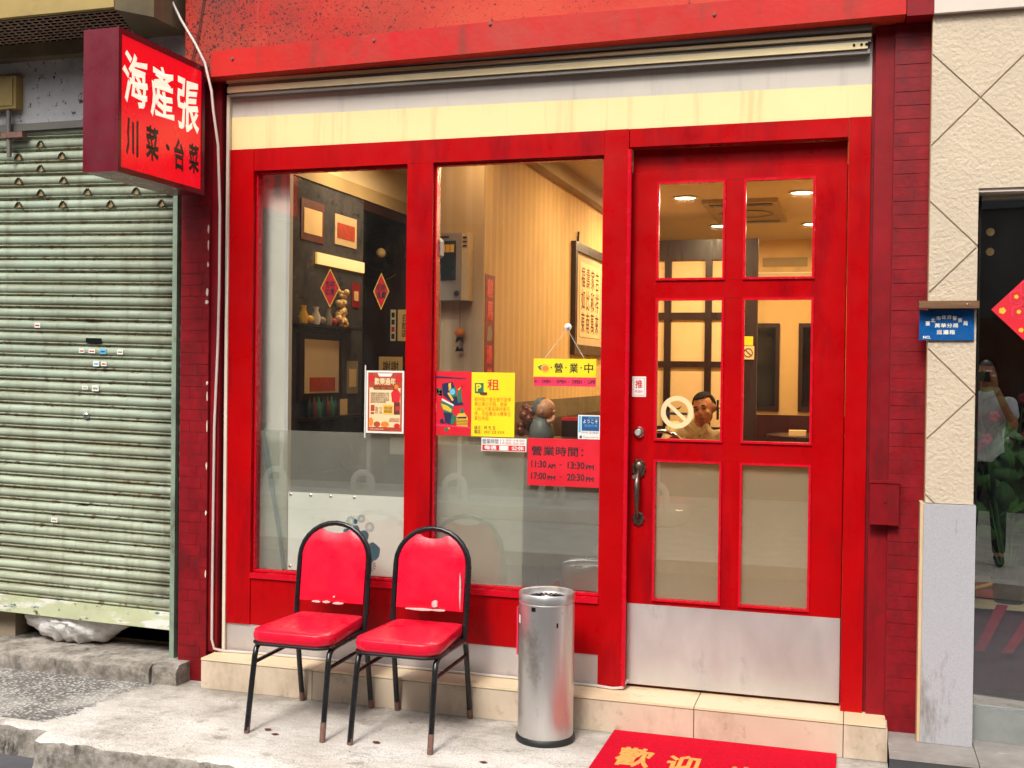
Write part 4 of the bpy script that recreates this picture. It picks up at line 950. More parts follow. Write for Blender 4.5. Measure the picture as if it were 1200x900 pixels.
t = sheet('door_god_print', 'red print of a green-robed guardian figure taped inside the second window', 'poster', -1.958, -1.748, 1.287, 1.595, 'paper_red')
y = .0555
def P(*q): return [(-1.958+a*.210/430, 1.595-b_*.308/670) for a, b_ in q]
for poly, m_, k in ((P((55, 50), (370, 72), (370, 80), (55, 72)), 'print_navy', 0), (P((120, 130), (230, 110), (270, 200), (290, 320), (330, 300), (350, 350), (260, 360), (130, 250)), 'print_navy', 0),
                    (P((65, 170), (120, 190), (70, 240), (125, 240), (120, 260)), 'print_green', 1), (P((290, 190), (320, 170), (335, 320), (285, 330)), 'print_green', 1), (P((350, 135), (330, 150), (300, 200), (285, 190)), 'print_gold', 2),
                    (P((190, 130), (215, 120), (220, 200), (195, 210)), 'print_gold', 1), (P((200, 190), (270, 160), (280, 260), (220, 270)), 'print_green', 2), (P((180, 230), (200, 220), (250, 300), (230, 310)), 'print_gold', 3),
                    (P((125, 285), (250, 350), (245, 365), (120, 305)), 'paper_white', 2), (P((115, 310), (245, 365), (235, 440), (150, 430), (110, 370)), 'print_green', 1), (P((115, 340), (180, 360), (230, 400), (220, 430), (140, 400)), 'print_gold', 2),
                    (P((140, 430), (240, 440), (250, 540), (220, 560), (160, 540)), 'print_navy', 1), (P((230, 440), (285, 480), (250, 550), (215, 560)), 'print_green', 2), (P((100, 520), (130, 490), (160, 550), (110, 545)), 'print_navy', 1),
                    (P((275, 475), (300, 440), (360, 430), (395, 480)), 'print_gold', 1), (P((275, 480), (395, 480), (395, 575), (280, 570)), 'print_gold', 1), (P((285, 475), (385, 470), (380, 490), (290, 492)), 'print_navy', 2), (P((320, 390), (350, 385), (355, 435), (315, 440)), 'print_green', 1),
                    (P((0, 555), (425, 575), (425, 595), (0, 572)), 'paper_pink', 0), (P((150, 600), (185, 590), (190, 625), (155, 630)), 'print_green', 1), (P((185, 590), (210, 590), (205, 612)), 'print_gold', 1)):
    flat(t, poly, y-.0007*k, m_)
for k in range(4): flat(t, P((278, 505+k*16), (394, 505+k*16), (394, 509+k*16), (278, 509+k*16)), y-.0021, 'print_brown')
flat(t, disc(-1.958+235*.210/430, 1.595-215*.308/670, .014, .015), y-.0024, 'print_lightblue')
lettering(t, '招\n財', -1.948, -1.925, 1.388, 1.44, y, 'lettering_gold', .01, line=.9)

t = sheet('rental_notice', 'yellow paper notice with a parking sign taped inside the second window', 'notice', -1.7475, -1.532, 1.286, 1.592, 'paper_yellow')
flat(t, rect(-1.731, -1.687, 1.492, 1.541), y, 'print_green'); lettering(t, 'P', -1.724, -1.698, 1.500, 1.535, y-.0007, 'paper_yellow', .04)
flat(t, [(-1.704, 1.498), (-1.670, 1.497), (-1.668, 1.489), (-1.675, 1.483), (-1.700, 1.484), (-1.706, 1.490)], y-.0012, 'print_brown')
lettering(t, '租', -1.668, -1.610, 1.507, 1.560, y, 'print_red', .01)
lettering(t, '柳州街六號五號平面停\n車位單位空租，限高\n1.88公尺車長接待車可\n停，月租需洽16樓車位\n車位先租', -1.732, -1.550, 1.362, 1.474, y, 'lettering_orange', .0)
lettering(t, '請洽：林 先 生\n電話：0927 555 XXX', -1.732, -1.580, 1.299, 1.338, y, 'print_brown', .0)
t = thing('hours_sticker', 'narrow white and red closing-day strip under the yellow notice', 'sticker', (-1.58, .056, 1.22))
bx('sheet', 'paper_white', t, -1.695, -1.471, .0562, .0572, 1.218, 1.281)
flat(t, rect(-1.690, -1.476, 1.221, 1.247), y, 'print_red'); lettering(t, '營業時間', -1.690, -1.610, 1.252, 1.276, y, 'print_navy', .0)
lettering(t, '每週', -1.680, -1.618, 1.224, 1.245, y-.0007, 'paper_white', .03); flat(t, rect(-1.605, -1.560, 1.223, 1.245), y-.0007, 'paper_white'); lettering(t, '公休', -1.545, -1.482, 1.224, 1.245, y-.0007, 'paper_white', .03)
lettering(t, '11:30-14:00\n17:00-20:30', -1.600, -1.480, 1.252, 1.276, y, 'print_rust')
t = thing('opening_hours_board', 'red opening hours notice with black characters beside the door post', 'notice', (-1.29, .056, 1.06))
bx('sheet', 'paper_red', t, -1.465, -1.117, .0562, .0572, 1.195, 1.286); bx('sheet', 'paper_red', t, -1.464, -1.118, .0555, .0566, 1.064, 1.1955)
lettering(t, '營業時間：', -1.446, -1.195, 1.205, 1.250, y, 'ink', .016, spacing=1.1)
for (s_, a, c, z) in (('11:30', -1.446, -1.372, 1.148), ('-', -1.308, -1.296, 1.163), ('13:30', -1.270, -1.188, 1.148), ('17:00', -1.446, -1.372, 1.092), ('-', -1.308, -1.296, 1.107), ('20:30', -1.272, -1.188, 1.092)):
    lettering(t, s_, a, c, z, z+(.034 if len(s_) > 1 else .003), .0548, 'ink', .026)
for (s_, a, z) in (('AM', -1.366, 1.148), ('PM', -1.182, 1.148), ('PM', -1.366, 1.092), ('PM', -1.182, 1.092)): lettering(t, s_, a, a+.038, z-.001, z+.021, .0548, 'ink', .035)
t = thing('welcome_sticker', 'small blue and white welcome sticker at the lower right of the second window', 'sticker', (-1.17, .056, 1.29))
bx('sheet', 'paper_white', t, -1.2225, -1.117, .0562, .0570, 1.288, 1.400)
flat(t, rect(-1.205, -1.122, 1.327, 1.394), y, 'print_blue'); lettering(t, 'ようこそ', -1.198, -1.128, 1.362, 1.380, y-.0007, 'paper_white', .01); lettering(t, 'Welcome', -1.175, -1.128, 1.384, 1.391, y-.0007, 'print_lightblue'); lettering(t, '欢迎光临', -1.192, -1.130, 1.345, 1.357, y-.0007, 'print_lightblue')
flat(t, rect(-1.219, -1.209, 1.32, 1.396), y, 'print_lightblue'); lettering(t, '어서 오세요', -1.205, -1.125, 1.314, 1.324, y, 'print_blue'); flat(t, rect(-1.214, -1.203, 1.292, 1.304), y, 'print_blue'); lettering(t, 'Please come in', -1.196, -1.125, 1.294, 1.302, y, 'device_grey')
t = thing('open_sign', 'yellow and pink open sign hanging from a suction cup in the window', 'sign', (-1.285, .075, 1.53))
bx('board', 'paper_yellow', t, -1.438, -1.137, .078, .081, 1.575, 1.660, .001); bx('lower_board', 'paper_pink', t, -1.436, -1.139, .0775, .0815, 1.532, 1.5735, .001)
flat(t, disc(-1.383, 1.615, .023, .021), .0772, 'lettering_gold'); flat(t, disc(-1.381, 1.614, .015, .013), .0765, 'print_orange'); flat(t, [(-1.418, 1.622), (-1.395, 1.632), (-1.404, 1.620), (-1.398, 1.606), (-1.410, 1.612)], .0758, 'print_green')
for ch, cx in (('營', -1.317), ('業', -1.244), ('中', -1.173)): lettering(t, ch, cx-.021, cx+.021, 1.595, 1.640, .0772, 'ink', .012)
for cx in (-1.352, -1.281, -1.209): flat(t, disc(cx, 1.619, .003, .004, 8), .0772, 'ink')
for s_, a, c in (('N', -1.433, -1.423), ('OPEN', -1.398, -1.353), ('OPEN', -1.327, -1.279), ('OPEN', -1.253, -1.205), ('OPE', -1.178, -1.142)): lettering(t, s_, a, c, 1.545, 1.562, .0766, 'ink', .02)
for cx in (-1.412, -1.340, -1.266, -1.192): flat(t, disc(cx, 1.553, .0025, .003, 8), .0766, 'ink')
B().tube([(-1.385, .079, 1.660), (-1.278, .075, 1.800), (-1.195, .079, 1.660)], .0014, 5).build('string', 'handset_white', t, smooth=True)
B().lathe([(0, -.018), (.006, -.016), (.008, -.006), (.018, 0)], -1.277, .0885, 1.808, 14, 'y').build('suction_cup', 'handset_white', t, smooth=True)
t.location.y -= .043                          # the sign hangs on the street side of the pane
def diamond_print(label, cx, cz, w, h, txt):
    t = thing('paper_diamond', label, 'decoration', (cx, .056, cz))
    flat(t, [(cx-w, cz), (cx, cz-h), (cx+w, cz), (cx, cz+h)], .0562, 'lettering_gold', 'sheet'); flat(t, [(cx-w+.006, cz), (cx, cz-h+.010), (cx+w-.006, cz), (cx, cz+h-.010)], .0555, 'paper_red', 'sheet')
    lettering(t, txt, cx-.026, cx+.026, cz-.036, cz+.036, .0548, 'ink', .015, line=1.0)
diamond_print('left red paper diamond with black characters on the dark side of the left window', -2.505, 2.003, .053, .098, '吉祥\n如意')
diamond_print('right red paper diamond with black characters close to the middle post', -2.228, 1.984, .043, .092, '招財\n進寶')
for o_ in list(COL.objects):
    if o_.parent is None and o_.name.split('.')[0] in ('poster', 'door_god_print', 'rental_notice', 'hours_sticker', 'opening_hours_board', 'welcome_sticker'): o_.location.y -= .0125
ns = thing('no_smoking_sticker', 'round white no smoking sticker on the door pane', 'sticker', (-.762, .079, 1.42))
rg = B(); n = 40; cxn, czn = -.768, 1.4215
ro, ri = .0745, .0520
V_ = [[rg.bm.verts.new((cxn+r_*math.cos(2*math.pi*k/n), yy, czn+r_*math.sin(2*math.pi*k/n))) for k in range(n)] for r_, yy in ((ro, .0785), (ri, .0785), (ri, .0795), (ro, .0795))]
for a, c in zip(V_, V_[1:]+V_[:1]):
    for k in range(n): rg.bm.faces.new((a[k], a[(k+1) % n], c[(k+1) % n], c[k]))
bmesh.ops.recalc_face_normals(rg.bm, faces=rg.bm.faces[:]); rg.build('ring', 'paper_cream', ns)
sl = B().box(cxn-.056, cxn+.056, .0783, .0792, czn-.008, czn+.008); sl.rotate(R(42), 'Y', (cxn, .0787, czn)); sl.build('slash', 'paper_cream', ns)
flat(ns, rect(cxn-.048, cxn+.047, czn-.013, czn-.001), .0793, 'ink'); flat(ns, [(cxn-.02, czn+.012), (cxn+.006, czn+.02), (cxn+.022, czn+.03), (cxn+.012, czn+.015), (cxn-.005, czn+.01)], .0793, 'ink')

# ================================================================== RESTAURANT INTERIOR
FL, CE = .25, 2.92
struct(bx('floor', 'floor_tile_dark', None, -3.285, 1.4, .122, 7, .0, FL)); struct(bx('alcove_floor', 'floor_tile_dark', None, -3.74, -3.286, .401, 7, .0, FL)); struct(bx('ceiling', 'ceiling_paint', None, -3.74, 1.4, .13, 7, CE, CE+.1))
struct(bx('side_wall', 'wallpaper_side', None, -2.0, -1.87, .581, 4.4, 1.42, CE)); struct(bx('side_wall_dado', 'khaki_metal', None, -2.0, -1.866, .582, 4.4, 1.30, 1.4195)); struct(bx('side_wall_base', 'wood_dark', None, -2.0, -1.868, .582, 4.4, FL, 1.2995))
struct(bx('front_pier', 'wallpaper_pier', None, -2.24, -1.8695, .56, .58, FL, CE)); struct(bx('cornice', 'cornice_paint', None, -1.8695, -1.79, .585, 4.4, 2.82, CE-.001, .01))
struct(bx('left_alcove_wall', 'stone_dark', None, -3.04, -2.95, .40, 1.41, 1.0, 2.66)); struct(bx('left_alcove_frieze', 'cornice_paint', None, -3.04, -2.94, .4, 3.4, 2.66, 2.74, .004)); struct(bx('left_alcove_top', 'ceiling_paint', None, -3.04, -2.951, .4, 3.4, 2.7405, CE)); struct(bx('left_alcove_base', 'wood_dark', None, -3.04, -2.953, .4, 1.41, FL, .998))
bx_ = struct(bx('alcove_side_wall', 'wood_dark', None, -3.75, -3.65, .4, 3.3, FL, 2.66)); struct(bx('alcove_return', 'mirror_panel', None, -3.04, -2.962, 1.4105, 1.47, FL, 2.66))
struct(bx('alcove_end_wall', 'wood_dark', None, -3.649, -2.001, 2.25, 2.35, FL, 2.66)); struct(bx('alcove_top', 'wood_dark', None, -3.649, -2.951, .4, 2.25, 2.60, 2.6595))
struct(bx('corner_column', 'white_board', None, -3.3, -2.79, .13, .15, FL, CE)); struct(bx('column_edge', 'white_paint', None, -2.7895, -2.77, .125, .16, FL, CE))
struct(bx('right_wall', 'wallpaper_side', None, .10, .2, .13, 7, FL, CE)); struct(bx('back_wall', 'plain_tan', None, -3.74, 1.4, 6.4, 6.5, FL, CE)); struct(bx('outer_wall', 'plain_tan', None, -3.84, -3.741, 3.31, 7, FL, CE))
for k, (x, yy) in enumerate(((-1.23, 3.39), (-.378, 3.33), (-1.16, 5.05), (-.366, 5.09), (-2.5, 1.3))):
    lt = thing('ceiling_light', ['left downlight in the ceiling seen through the upper left door pane', 'right downlight in the ceiling seen through the upper right door pane', 'farther left downlight behind the ceiling unit', 'farther right downlight at the edge of the upper right door pane', 'downlight over the dark alcove behind the left window'][k], 'light', (x, yy, CE), 'ceiling downlights')
    B().lathe([(.075, 0), (.095, -.004), (.098, -.012), (.09, -.014), (.075, -.008)], x, yy, CE, 24).build('trim_ring', 'handset_white', lt, smooth=True)
    B().lathe([(0, -.006), (.075, -.006)], x, yy, CE, 24).build('diffuser', 'lamp_warm', lt, smooth=True)
    ld = bpy.data.lights.new('downlight', 'AREA'); ld.shape = 'DISK'; ld.size = .15; ld.energy = [24, 24, 20, 20, 7][k]; ld.color = (1, .72, .40)
    lo = bpy.data.objects.new('downlight', ld); COL.objects.link(lo); lo.location = (x, yy, CE-.03)
for x, yy, e in ((-1.2, 1.9, 11), (-.5, 1.2, 7), (-1.75, .30, 4.5), (-2.7, .9, 4)):  # lamps with no fixture; the one near the pier is added to brighten it
    ld = bpy.data.lights.new('downlight', 'AREA'); ld.shape = 'DISK'; ld.size = .15; ld.energy = e; ld.color = (1, .70, .36)
    lo = bpy.data.objects.new('downlight', ld); COL.objects.link(lo); lo.location = (x, yy, CE-.03)
ac = thing('ceiling_air_conditioner', 'square ceiling air conditioner seen through the upper door panes', 'air conditioner', (-.85, 4.1, CE))
bx('panel', 'cornice_paint', ac, -1.13, -.56, 3.55, 4.75, CE-.03, CE-.001, .005)
for yy in (3.62, 4.60): bx('vent', 'metal_dark', ac, -1.08, -.61, yy, yy+.10, CE-.036, CE-.0305)
B().lathe([(.20, -.036), (.22, -.031)], -.85, 4.15, CE, 24).build('grille', 'metal_dark', ac, smooth=True)
pa = thing('lattice_partition', 'dark wooden lattice screen with frosted panes inside the restaurant', 'partition', (-1.2, 4.4, FL))
xs = [-1.86, -1.575, -1.52, -1.245, -1.19, -.91, -.80]
for a, c in ((-1.86, -1.80), (-1.54, -1.485), (-1.20, -1.145), (-.89, -.77)): bx('stile', 'wood_dark', pa, a, c, 4.40, 4.46, FL, 2.72, .003)
for (a, c) in ((-1.7995, -1.5405), (-1.4845, -1.2005), (-1.1445, -.8905)):
    for z0, z1 in ((2.55, 2.72), (2.05, 2.11), (1.65, 1.70), (1.08, 1.15), (FL, .40)): bx('rail', 'wood_dark', pa, a, c, 4.402, 4.458, z0, z1)
    for z0, z1 in ((2.11, 2.55), (1.70, 2.05), (1.15, 1.65)): bx('pane', 'paper_cream', pa, a, c, 4.43, 4.436, z0+.0005, z1-.0005)
    bx('panel', 'wood_dark', pa, a, c, 4.43, 4.44, .401, 1.079)
bkw = thing('feature_wall', 'yellow lit wall with two dark glass panels at the back of the restaurant', 'wall', (-.4, 6.2, FL))
bx('wall_panel', 'wallpaper_side', bkw, -1.6, .098, 6.25, 6.39, 1.20, 2.60); bx('wainscot', 'wood_red', bkw, -1.6, .098, 6.24, 6.39, FL, 1.1995); bx('upper_panel', 'wallpaper_side', bkw, -1.6, .098, 6.30, 6.39, 2.6005, CE-.001)
bx('moulding', 'plain_tan', bkw, -1.6, .098, 6.13, 6.2495, 2.51, 2.585, .01); bx('cove_lamp', 'cove_glow', bkw, -1.58, .09, 6.20, 6.24, 2.587, 2.595)
bx('air_grille', 'cornice_paint', bkw, -.88, -.45, 6.29, 6.2995, 2.66, 2.75)
for (a, c) in ((-1.02, -.70), (-.52, -.20)):
    f = bx('wall_frame', 'wood_dark', bkw, a, c, 6.225, 6.2495, 1.24, 2.10, .004); bx('dark_glass', 'mirror_panel', f, a+.04, c-.04, 6.218, 6.2245, 1.29, 2.06)
pf_ = thing('framed_calligraphy', 'tall framed calligraphy on the striped wall behind the open sign', 'picture', (-1.85, 3.0, 1.72))
fb = B().box(-1.869, -1.835, 2.45, 2.51, 1.72, 2.50).box(-1.869, -1.835, 3.45, 3.51, 1.72, 2.50).box(-1.869, -1.835, 2.511, 3.449, 1.72, 1.79).box(-1.869, -1.835, 2.511, 3.449, 2.44, 2.50); fb.build('frame', 'wood_dark', pf_)
bx('backing', 'plain_tan', pf_, -1.868, -1.858, 2.511, 3.449, 1.791, 2.439); bx('scroll', 'paper_cream', pf_, -1.857, -1.855, 2.66, 3.30, 1.85, 2.38)
for k in range(4): lettering(pf_, ['福\n如\n東', '壽\n比\n南', '家\n和\n萬', '吉\n祥\n來'][k], 2.70+k*.15, 2.81+k*.15, 1.88, 2.35, -1.8535, 'print_brown', 0, 'right', line=1.0)
B().tube([(-1.86, 2.6, 2.50), (-1.855, 2.6, 2.58)], .008, 6).build('hook', 'metal_dark', pf_)
bnr = thing('spring_couplet', 'narrow red banner of embossed characters on the corner of the striped wall', 'banner', (-1.868, .66, 1.4))
bx('sheet', 'banner_dark', bnr, -1.8685, -1.867, .595, .755, 1.30, 2.112)
lettering(bnr, '駿\n馬', -1.8665+0, 0, 0, 0, 0, 'paper_red') if False else None
for ch, z in (('駿', 1.985), ('馬', 1.865), ('爆', 1.63), ('美', 1.515)): lettering(bnr, ch, .622, .722, z, z+.105, -1.8664, 'banner_bright', .035, 'right')
B().prism([(.63, 1.76), (.70, 1.76), (.715, 1.80), (.69, 1.85), (.66, 1.83), (.64, 1.84)], -1.8672, -1.8664, 'x').build('print', 'device_grey', bnr)
dv = thing('wall_phone_panel', 'grey intercom panel with dark screen on the pier wall', 'panel', (-2.11, .5, 1.95))
bx('casing', 'device_grey', dv, -2.16, -1.962, .47, .5595, 1.965, 2.315, .006); bx('screen', 'device_dark', dv, -2.14, -1.99, .465, .4695, 2.07, 2.275, .002); bx('side_cover', 'device_cream', dv, -1.9615, -1.925, .475, .5595, 1.965, 2.315, .004)
for k in range(5): bx('button', 'lettering_gold', dv, -2.115+k*.024, -2.095+k*.024, .461, .4648, 2.215, 2.255, .001)
bx('label_strip', 'metal_dark', dv, -2.09, -2.03, .468, .4698, 2.29, 2.30); B().lathe([(0, -.01), (.013, -.008), (.016, 0)], -1.985, .47, 2.0, 14, 'y').build('knob', 'metal_dark', dv, smooth=True)
for k in range(3): bx('vent', 'metal_dark', dv, -1.955, -1.932, .472, .4748, 2.245+k*.022, 2.252+k*.022)
hs_ = thing('phone_handset', 'white phone handset hanging on its cord by the intercom panel', 'handset', (-2.03, .12, 2.1))
B().tube([(-1.937, .09, 2.235), (-1.930, .085, 2.22), (-1.927, .085, 2.19), (-1.930, .085, 2.16), (-1.937, .09, 2.15)], [.012, .017, .012, .017, .012], 8).build('grip', 'handset_white', hs_, smooth=True)
B().tube([(-1.937, .09, 2.15), (-1.934, .10, 2.0), (-1.933, .10, 1.8), (-1.936, .10, 1.6)], .0025, 5).build('cord', 'handset_white', hs_, smooth=True)
ch_ = thing('hanging_charm', 'small orange charm hanging by a cord on the pier wall', 'charm', (-1.985, .54, 1.7))
B().tube([(-1.985, .53, 1.96), (-1.985, .53, 1.82)], .002, 5).build('cord', 'print_brown', ch_); B().ball((-1.985, .53, 1.80), .03, 14, 10, (1, .6, .8)).build('bell', 'print_orange', ch_, smooth=True)
B().prism([(-2.0, 1.775), (-1.97, 1.775), (-1.965, 1.745), (-1.985, 1.76), (-2.008, 1.745)], .525, .535).build('tassel', 'metal_dark', ch_); B().prism([(-2.01, 1.70), (-1.962, 1.70), (-1.97, 1.722), (-1.985, 1.712), (-1.998, 1.728)], .525, .535).build('tassel', 'metal_dark', ch_)
tag(bx('white_panel', 'white_board', None, -2.1, -1.52, .16, .175, FL, 1.235), 'pale panel standing behind the frosted lower half of the second window', 'panel')
lb = thing('leaning_board', 'cream board with teal print leaning against the inside of the left window', 'board', (-2.42, .1, .5))
brd = B().box(-2.725, -2.0875, .0545, .0640, .581, .975); brd.build('board', 'white_board', lb, .002)
r_ = random.Random(21)
def blob(cx, cz, r, m, k, n=12): flat(lb, [(cx+r*r_.uniform(.75, 1.1)*math.cos(2*math.pi*q/n), cz+r*r_.uniform(.75, 1.1)*math.sin(2*math.pi*q/n)) for q in range(n)], .0535-.0007*k, m)
for cx, cz, r in ((-2.31, .77, .036), (-2.26, .70, .044), (-2.355, .80, .028), (-2.30, .72, .030), (-2.40, .79, .022), (-2.335, .67, .024), (-2.35, .845, .012)): blob(cx, cz, r, 'print_teal', 0)
for cx, cz, r in ((-2.375, .845, .026), (-2.275, .82, .025), (-2.43, .75, .028), (-2.27, .63, .03), (-2.32, .86, .02)):
    for q in range(12):
        a = 2*math.pi*q/12; flat(lb, [(cx+r*.3*math.cos(a), cz+r*.3*math.sin(a)), (cx+r*math.cos(a-.1), cz+r*math.sin(a-.1)), (cx+r*math.cos(a+.1), cz+r*math.sin(a+.1))], .0527, 'print_teal')
for x, z in ((-2.712, .962), (-2.60, .962), (-2.49, .962), (-2.36, .962), (-2.712, .60)): B().lathe([(0, -.003), (.007, -.002), (.009, 0)], x, .0543, z, 10, 'y').build('screw', 'steel_bright', lb, smooth=True)
tag(B().tube([(-2.915, .115, 1.285), (-2.905, .115, 1.25), (-2.85, .115, .98), (-2.80, .115, .72), (-2.76, .115, .42)], [.013, .016, .012, .011, .009], 8).build('umbrella', 'print_teal', None, smooth=True), 'closed dark green umbrella leaning behind the frosted left window', 'umbrella')
# alcove contents
fp = thing('framed_photo', 'framed certificate leaning on the dark alcove wall behind the left window', 'picture', (-2.9, .8, 1.45))
def on_alcove(name, m, par, y0, y1, z0, z1, d0, d1): return bx(name, m, par, -2.95+d0, -2.95+d1, y0, y1, z0, z1)
on_alcove('frame', 'wood_dark', fp, .55, 1.08, 1.42, 1.80, .002, .022); on_alcove('sheet', 'plain_tan', fp, .60, 1.03, 1.46, 1.765, .0222, .025); on_alcove('print', 'print_rust', fp, .66, .98, 1.47, 1.55, .0252, .027)
tag(bx('reflection_strip', 'cove_glow', None, -2.948, -2.935, .76, 1.40, 2.20, 2.265), 'long yellow glowing strip standing in for a cove light reflection on the dark alcove wall', 'lamp')  # glowing strip added in place of a cove light reflection
wc = B(); r_ = random.Random(8)
for k in range(34): wc.ball((-2.925+r_.uniform(-.01, .012), 1.07+r_.uniform(-.06, .06), 1.84+r_.uniform(0, .22)), r_.uniform(.012, .026), 8, 6)
tag(wc.build('wooden_carving', 'paper_cream', None, smooth=True), 'pale carved ornament behind the left paper diamond', 'ornament')
fn = thing('wall_fan', 'round wall fan in the dark alcove behind the left window', 'fan', (-2.66, 2.1, 2.25))
fx, fy, fz = -3.12, 2.05, 2.40
for r_k in (.19, .12, .06): B().tube([(fx+r_k*math.cos(2*math.pi*k/28), fy, fz+r_k*math.sin(2*math.pi*k/28)) for k in range(28)], .003, 5, closed=True).build('guard_ring', 'chrome', fn, smooth=True)
for k in range(4):
    a = math.pi/2*k+.4; B().prism([(fx+.03*math.cos(a), fz+.03*math.sin(a)), (fx+.15*math.cos(a-.3), fz+.15*math.sin(a-.3)), (fx+.16*math.cos(a+.25), fz+.16*math.sin(a+.25))], fy+.02, fy+.024).build('blade', 'metal_dark', fn)
B().ball((fx, fy+.02, fz), .035, 12, 8).build('hub', 'device_cream', fn, smooth=True); bx('bracket', 'metal_dark', fn, fx-.015, fx+.015, fy+.04, 2.249, fz-.02, fz+.02)
for nm, lab, x0_, x1_, z0_, z1_, tx in (('menu_card', 'cream menu card with black characters on the dark alcove wall', -3.06, -2.90, 1.80, 2.02, '自助\n飲料\n區'), ('menu_card', 'small tan card above the festival poster in the alcove', -3.20, -3.02, 1.55, 1.69, '謝謝')):
    t = sheet(nm, lab, 'card', x0_, x1_, z0_, z1_, 'paper_cream', 2.235); lettering(t, tx, x0_+.03, x1_-.03, z0_+.03, z1_-.03, 2.2343, 'ink', .01)
t = sheet('price_strip', 'narrow white strip with black and red squares beside the menu card', 'card', -3.115, -3.075, 1.80, 2.02, 'paper_white', 2.235)
for k, m_ in enumerate(('ink', 'print_red', 'ink', 'ink')): flat(t, rect(-3.107, -3.083, 1.815+k*.05, 1.85+k*.05), 2.2343, m_)
tag(bx('socket_cover', 'handset_white', None, -2.20, -2.08, .12, .13, 1.18, 1.262, .003), 'white socket cover under the festival poster', 'socket')

# figurine, counter and furniture seen through the glass
ct = thing('window_counter', 'dark counter with red edge behind the second window', 'counter', (-1.3, .6, FL))
bx('body', 'wood_dark', ct, -1.86, -1.05, .34, .62, FL, 1.238); bx('counter_top', 'wood_red', ct, -1.86, -1.04, .32, .64, 1.239, 1.262, .004)
rt = thing('lacquer_tray', 'red lacquer rail behind the monk figurine', 'tray', (-1.3, .66, 1.26)); bx('rim', 'print_red', rt, -1.46, -1.12, .66, .69, 1.345, 1.362, .004); bx('base', 'wood_dark', rt, -1.46, -1.12, .66, .70, FL, 1.3445)
fg = thing('monk_figurine', 'bald monk boy figurine in a grey robe behind the hours notice', 'figurine', (-1.52, .42, 1.262))
fxx, fyy = -1.50, .45
B().lathe([(0, .002), (.062, .002), (.066, .02), (.058, .06), (.045, .09), (.022, .108), (0, .112)], fxx-.01, fyy, 1.262, 20).build('robe', 'figurine_robe', fg, smooth=True)
hb = B().ball((fxx+.003, fyy, 1.412), .052, 24, 16, (1.05, 1, .98)); hb.ball((fxx+.056, fyy-.012, 1.398), .010, 8, 6, (1, 1, .8)); hb.ball((fxx+.002, fyy-.052, 1.400), .012, 8, 6, (.8, .5, 1.2)); hb.build('head', 'figurine_skin', fg, smooth=True)
hc = B().ball((fxx-.008, fyy+.003, 1.416), .0535, 20, 14)
bmesh.ops.delete(hc.bm, geom=[v for v in hc.bm.verts if v.co.x-fxx > -.004+(v.co.z-1.44)*.55], context='VERTS'); hc.build('shaved_hair', 'figurine_robe', fg, smooth=True)
B().tube([(fxx+.03, fyy-.04, 1.345), (fxx+.055, fyy-.03, 1.355), (fxx+.062, fyy-.02, 1.375)], [.014, .012, .010], 8).build('hand', 'figurine_skin', fg, smooth=True)
B().tube([(fxx+.046, fyy-.045, 1.40+.012), (fxx+.050, fyy-.038, 1.414)], .0025, 5).build('eye', 'ink', fg)
f2 = thing('lion_figurine', 'brown carved lion figurine beside the monk figurine', 'figurine', (-1.60, .46, 1.262))
r_ = random.Random(4); lb_ = B()
for k in range(16): lb_.ball((-1.600+r_.uniform(-.03, .03), .47+r_.uniform(-.03, .03), 1.29+k*.0085), r_.uniform(.018, .03), 8, 6)
lb_.build('body', 'figurine_brown', f2, smooth=True)

ic1, _ = make_chair('chrome and red banquet chair in front of the seated man', None, 'chrome', 'chair_vinyl', 'chairs inside the restaurant', False)
ic1.location = (-1.22, 2.62, FL); ic1.rotation_euler = (0, 0, R(180)); ic1.scale = (1.02, 1.02, 1.11)
ic2, _ = make_chair('black framed red banquet chair beside the far dining table', None, 'chair_frame', 'chair_vinyl', 'chairs inside the restaurant', False)
ic2.scale = (1, 1, 1.07); ic2.location = (-.82, 4.75, FL); ic2.rotation_euler = (0, 0, R(95))
ic4, _ = make_chair('red banquet chair the smiling man sits on', None, 'chair_frame', 'chair_vinyl', 'chairs inside the restaurant', False)
ic4.location = (-1.0, 3.28, FL)
dt = thing('dining_table', 'dark round dining table beside the far red chair', 'table', (-.35, 4.9, FL))
B().lathe([(0, .80), (.42, .80), (.42, .83), (0, .83)], -.30, 4.9, FL, 32).build('tabletop', 'wood_dark', dt, smooth=True); B().lathe([(.2, 0), (.2, .02), (.04, .04), (.04, .80)], -.30, 4.9, FL, 20).build('pedestal', 'metal_dark', dt, smooth=True)
tag(bx('napkin_stack', 'paper_cream', None, -.52, -.38, 4.72, 4.84, FL+.831, FL+.875, .004), 'stack of cream napkins on the far dining table', 'napkins')
st_ = thing('no_smoking_card', 'small no smoking card on the dark post of the lattice screen', 'sign', (-.83, 4.39, 1.75))
bx('sheet', 'paper_cream', st_, -.885, -.79, 4.39, 4.394, 1.72, 1.83); bx('sheet', 'paper_yellow', st_, -.88, -.80, 4.39, 4.394, 1.835, 1.91)
rg = B(); rg.tube([(-.838+.034*math.cos(2*math.pi*k/24), 4.388, 1.775+.034*math.sin(2*math.pi*k/24)) for k in range(24)], .004, 5, closed=True); rg.tube([(-.862, 4.388, 1.799), (-.814, 4.388, 1.751)], .004, 5); rg.build('symbol', 'print_brown', st_)

